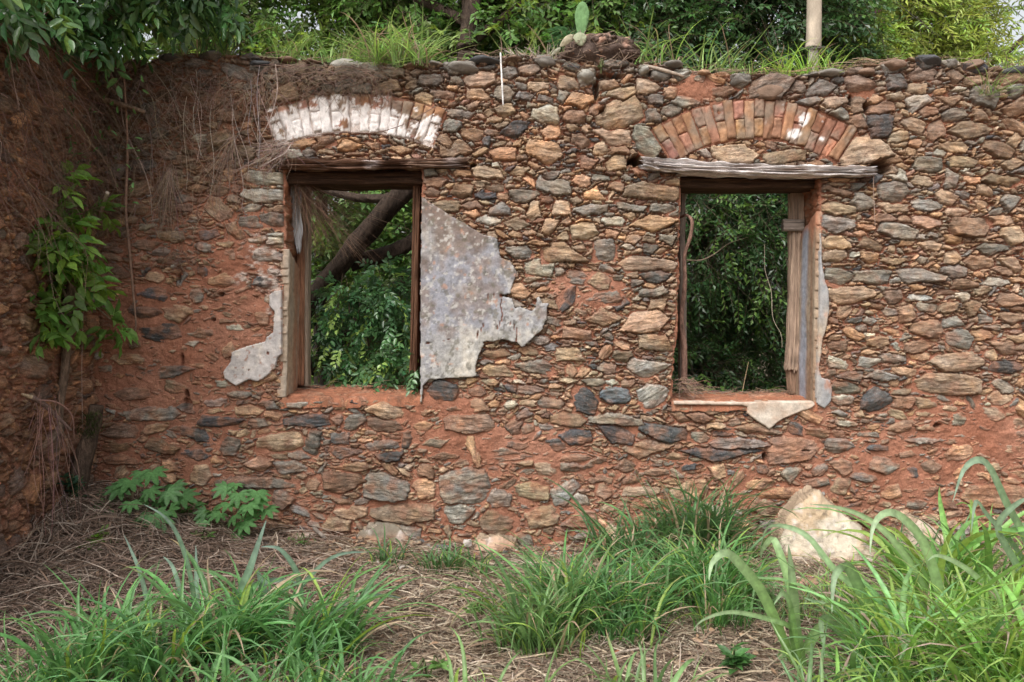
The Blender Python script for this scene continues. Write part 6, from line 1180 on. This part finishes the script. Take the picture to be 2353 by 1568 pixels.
clump('dense grass patch in the centre in front of the wall', 1380, 1430, .36, .26, 1100, (.26, .54), (.008, .016), 1009, (.095, .215, .065), 22, broad=20, Lb=(.45, .7), Wb=(.018, .026))
clump('dense grass patch right of centre below the right window', 1600, 1400, .36, .28, 1100, (.26, .54), (.008, .016), 1010, (.10, .225, .065), 22, broad=12, Lb=(.45, .65), Wb=(.018, .026))
clump('tall dark grass against the wall below the right window', 1620, 1290, .38, .12, 760, (.32, .70), (.009, .018), 1011, (.085, .17, .06), 14, broad=26, Lb=(.55, .85), Wb=(.018, .026), th1=(.7, 2.3), yellow=.03)
clump('tall dark grass against the wall at the left of the central patch', 1440, 1300, .18, .10, 260, (.28, .55), (.009, .017), 1012, (.085, .17, .06), 6, broad=12, Lb=(.5, .7), yellow=.03)
clump('single young grass plant with purplish tips at the bottom centre', 1425, 1600, .04, .03, 18, (.2, .38), (.016, .026), 1013, (.15, .24, .09), 1, short=.3)
clump('sparse young grass at the bottom edge left of centre', 1080, 1660, .35, .06, 60, (.18, .38), (.010, .018), 1014, (.14, .24, .08), 8, short=.3)
clump('sparse young grass at the bottom edge right of centre', 1560, 1650, .26, .06, 54, (.2, .42), (.012, .022), 1015, (.15, .25, .09), 6, short=.2)
RT = (1.25, 1.12, 1.9)
clump('grass around the foot of the broad bladed plants at lower right', 1900, 1640, .30, .14, 170, (.22, .45), (.010, .020), 1016, (.15, .265, .085), 9, short=.5, tip=RT)
clump('tall grass in the right foreground in front of the pointed rock', 2080, 1580, .26, .20, 300, (.32, .66), (.012, .022), 1017, (.145, .29, .075), 11, broad=14, Lb=(.6, .9), Wb=(.022, .034), tip=RT, lean=3.0, th0=.15)
clump('bright yellow green grass filling the bottom right corner', 2260, 1590, .42, .30, 1300, (.34, .74), (.010, .020), 1018, (.18, .345, .065), 24, yellow=.35, broad=46, Lb=(.55, .9), Wb=(.028, .042), tip=(1.2, 1.12, 1.7))
clump('bright grass behind the bottom right corner reaching up the wall', 2250, 1440, .42, .26, 950, (.34, .72), (.010, .019), 1019, (.165, .32, .07), 17, yellow=.3, broad=46, Lb=(.55, .9), Wb=(.028, .042), tip=(1.2, 1.12, 1.7))
clump('low fine grass on the ground between the central patch and the pointed rock', 1740, 1400, .30, .18, 380, (.12, .28), (.005, .010), 1021, (.125, .215, .08), 14, th1=(1.0, 2.3))
clump('fine pale grass on the ground in front of the pointed rock', 1960, 1420, .34, .16, 460, (.16, .40), (.005, .010), 1024, (.17, .26, .10), 14, th1=(1.0, 2.3))
clump('low grass along the bottom edge in front of the right foreground', 2080, 1680, .55, .08, 260, (.2, .40), (.010, .018), 1022, (.18, .31, .07), 14, yellow=.25)
clump('dark grass blades at the foot of the wall right of the pointed rock', 2150, 1300, .34, .05, 150, (.25, .5), (.008, .014), 1023, (.08, .16, .06), 9, yellow=.02)
def path_blades(mb, specs, ox, oy, f, Y, col, r, tip=(2.1, 1.4, 4.6)):
    """individually shaped broad leaves, each an arching ribbon with a folded midrib"""
    for q, (wd, pts) in enumerate(specs):
        Yq = Y+r.uniform(-.12, .12); n = 20; p3 = [P(ox+f*x, oy+f*y, Yq-.05*k+.10*k*(q % 2)) for k, (x, y) in enumerate(pts)]
        b = p3[0].copy(); b[2] = float(gz(b[0], b[1]))-.01; b[0] += r.normal(0, .02)
        if p3[0][2]-b[2] > .03: p3 = [b]+p3
        pc = smooth_path(p3, n+1); t = np.linspace(0, 1, n+1); W_ = 1.1*wd*f*S*(CAMD+Yq)/CAMD*np.minimum(1, .45+t*2.2)*np.clip(1-t**3.2, .03, 1)
        T = norm(np.gradient(pc, axis=0)); view = np.array([0, -1., .15]); sd = norm(np.cross(T, view+r.normal(0, .25, 3))); nn = np.cross(T, sd); nn = nn*np.sign((nn@view))[:, None]
        V = np.stack([pc+sd*W_[:, None]/2+nn*W_[:, None]*.14, pc, pc-sd*W_[:, None]/2+nn*W_[:, None]*.14], 1)
        i = np.arange(n)[:, None]*3; k = np.arange(2)[None]; F = np.stack(np.broadcast_arrays(i+k, i+k+1, i+3+k+1, i+3+k), -1).reshape(-1, 4)
        c = np.array(col)*r.uniform(.8, 1.2); cc = c[None, None]*(1+(np.array(tip)-1)*t[:, None, None]**.8)*np.array([1, 1.3, 1])[None, :, None]  # pale bluish sheen is painted in: blade colour lightens towards the tip
        mb.add(V.reshape(-1, 3), F, np.clip(cc, .01, .7).reshape(-1, 3))
def broad_plant(label, specs, ox, oy, Y, col, seed):
    r = np.random.default_rng(seed); mb = MB(); x = PX(ox+.5*specs[0][1][0][0], Y); t = thing('broad_bladed_grass', label, 'grass', (x, Y, float(gz(x, Y))))
    path_blades(mb, specs, ox, oy, .5, Y, col, r); mb.build('blades', M['grass'], t)
broad_plant('broad bladed grass plant whose tips hook over left of the pointed rock', [(44, [(1330, 1568), (1250, 1380), (1150, 1160), (1050, 1030), (980, 975), (920, 1020), (905, 1100)]), (38, [(1320, 1568), (1310, 1400), (1280, 1150), (1220, 950), (1190, 912), (1150, 960), (1145, 1000)]),
    (56, [(1350, 1568), (1300, 1350), (1290, 1150), (1270, 935)]), (46, [(1310, 1568), (1340, 1450), (1400, 1330), (1480, 1290), (1560, 1325), (1600, 1400)]), (22, [(1300, 1400), (1290, 1320), (1150, 1270), (1000, 1245), (880, 1280), (830, 1330)]), (40, [(1290, 1568), (1240, 1450), (1300, 1370), (1390, 1362)]), (34, [(1340, 1568), (1290, 1300), (1270, 1200), (1240, 1160), (1205, 1210)])], 1176.5, 784, -2.1, (.15, .30, .055), 1101)
broad_plant('tall broad bladed grass plant in front of the pointed rock', [(46, [(1720, 1568), (1640, 1250), (1560, 1060), (1520, 1035), (1480, 1090), (1470, 1250)]), (30, [(1700, 1400), (1640, 1200), (1480, 1050), (1360, 900), (1250, 850), (1170, 860), (1140, 960)]), (54, [(1700, 1590), (1740, 1480), (1810, 1440), (1890, 1437)]),
    (36, [(1690, 1500), (1600, 1350), (1480, 1230), (1340, 1180)]), (44, [(1730, 1568), (1560, 1380), (1480, 1300), (1420, 1280), (1440, 1460)])], 1176.5, 784, -2.05, (.15, .30, .06), 1102)
broad_plant('tall broad bladed grass plant right of the pointed rock', [(44, [(2030, 1400), (1990, 1250), (1900, 950), (1800, 820), (1720, 790), (1660, 850), (1645, 980)]), (30, [(2000, 1300), (1780, 950), (1640, 820), (1500, 765), (1370, 750)]), (52, [(2060, 1568), (2050, 1400), (2020, 1290), (1975, 1240)]), (56, [(1940, 1590), (1950, 1430), (1965, 1340), (2000, 1350)]),
    (28, [(2300, 1300), (2200, 1150), (2080, 1040), (1960, 985), (1910, 1010)]), (24, [(2110, 1568), (2130, 1460), (2210, 1350), (2280, 1370), (2330, 1460)]), (50, [(2050, 1568), (1900, 1260), (1840, 1180)]), (34, [(1990, 1500), (1860, 1200), (1790, 1150), (1730, 1190), (1720, 1290)])], 1176.5, 784, -1.9, (.16, .31, .06), 1103)
broad_plant('very tall arching grass plant at the right edge of the picture', [(42, [(2420, 1100), (2350, 900), (2270, 750), (2190, 580), (2130, 548), (2070, 600), (2025, 740)]), (44, [(2330, 1590), (2335, 1400), (2350, 1290)]), (34, [(2420, 1150), (2310, 950), (2180, 800), (2130, 740), (2110, 880)]), (40, [(2420, 1000), (2360, 860), (2290, 870), (2240, 960)]), (36, [(2400, 1200), (2300, 1000), (2230, 850), (2330, 740), (2400, 730)])], 1176.5, 784, -1.6, (.15, .30, .07), 1104)
broad_plant('broad upright grass blades in the middle of the lower left grass', [(44, [(1060, 1500), (1100, 1200), (1160, 1020), (1225, 820)]), (28, [(900, 1450), (905, 1200), (900, 940)]), (22, [(900, 1300), (880, 1100), (830, 920), (760, 810), (660, 750)]), (26, [(700, 1400), (690, 1250), (640, 1050), (570, 890)]), (44, [(1230, 1450), (1225, 1200), (1180, 1040)]),
    (26, [(1340, 1500), (1370, 1450), (1500, 1260), (1700, 1170), (1850, 1180)]), (26, [(1380, 1450), (1385, 1250), (1370, 1080), (1290, 960), (1200, 945)]), (30, [(960, 1450), (1100, 1180), (1250, 1100), (1400, 1120)]), (30, [(330, 1590), (380, 1440), (450, 1350), (510, 1352)]), (24, [(860, 1450), (850, 1250), (800, 1050), (750, 990)]), (22, [(1250, 1300), (1500, 1010), (1700, 968)]), (40, [(690, 1590), (660, 1480), (720, 1400), (770, 1395)])], 0, 784, -1.75, (.11, .23, .06), 1105)

# small seedlings scattered through the litter
for k, (px, py, lab) in enumerate([(250, 1330, 'small green seedling in the twig heap nearest the larger star leaved plant'), (455, 1300, 'small green seedling in the litter between the star leaved plants and the grass'), (30, 1190, 'small green plant at the far left edge at the side wall foot'), (1110, 1420, 'tiny green seedling in the straw left of the central grass'), (985, 1560, 'tiny green seedling in the straw at the bottom centre')]):
    low_plant('seedling', lab, gb_(px, py), 16+5*(k == 2), .06, .03, (.12, .24, .06), .10, 720+k, 'seedling', spread=.05)

# crumbs of stone, clay and plaster fallen along the wall foot
r = np.random.default_rng(950); mb = MB()
Vc, Fc = ICO3; import bmesh
bm = bmesh.new(); bmesh.ops.create_icosphere(bm, subdivisions=1, radius=1); Vc = np.array([v.co[:] for v in bm.verts]); Fc = np.array([[v.index for v in f.verts] for f in bm.faces]); bm.free()
for k in range(700):
    y = -.03-abs(r.normal(0, .28)) if k < 520 else r.uniform(-2.6, -.2); x = r.uniform(SX+.05, 3.6); s_ = r.uniform(.006, .028)*(1.3 if k < 60 else .8)
    V = Vc*(1+r.normal(0, .18, Vc.shape))*np.array([s_*r.uniform(.8, 1.8), s_, s_*r.uniform(.3, .8)]); a = r.uniform(0, 6.28)
    V = np.stack([V[:, 0]*math.cos(a)-V[:, 1]*math.sin(a)+x, V[:, 0]*math.sin(a)+V[:, 1]*math.cos(a)+y, V[:, 2]+float(gz(x, y))+.02], 1)
    mb.add(V, Fc, np.array([(.36, .15, .09), (.34, .25, .17), (.22, .18, .14), (.5, .45, .4), (.12, .12, .12)][r.choice(5, p=[.35, .3, .2, .07, .08])])*r.uniform(.7, 1.2))
o = mb.build('stone_crumbs', M['rock'], smooth=False); tag(o, 'crumbs of stone and red clay fallen along the wall foot', 'rubble', kind='stuff')
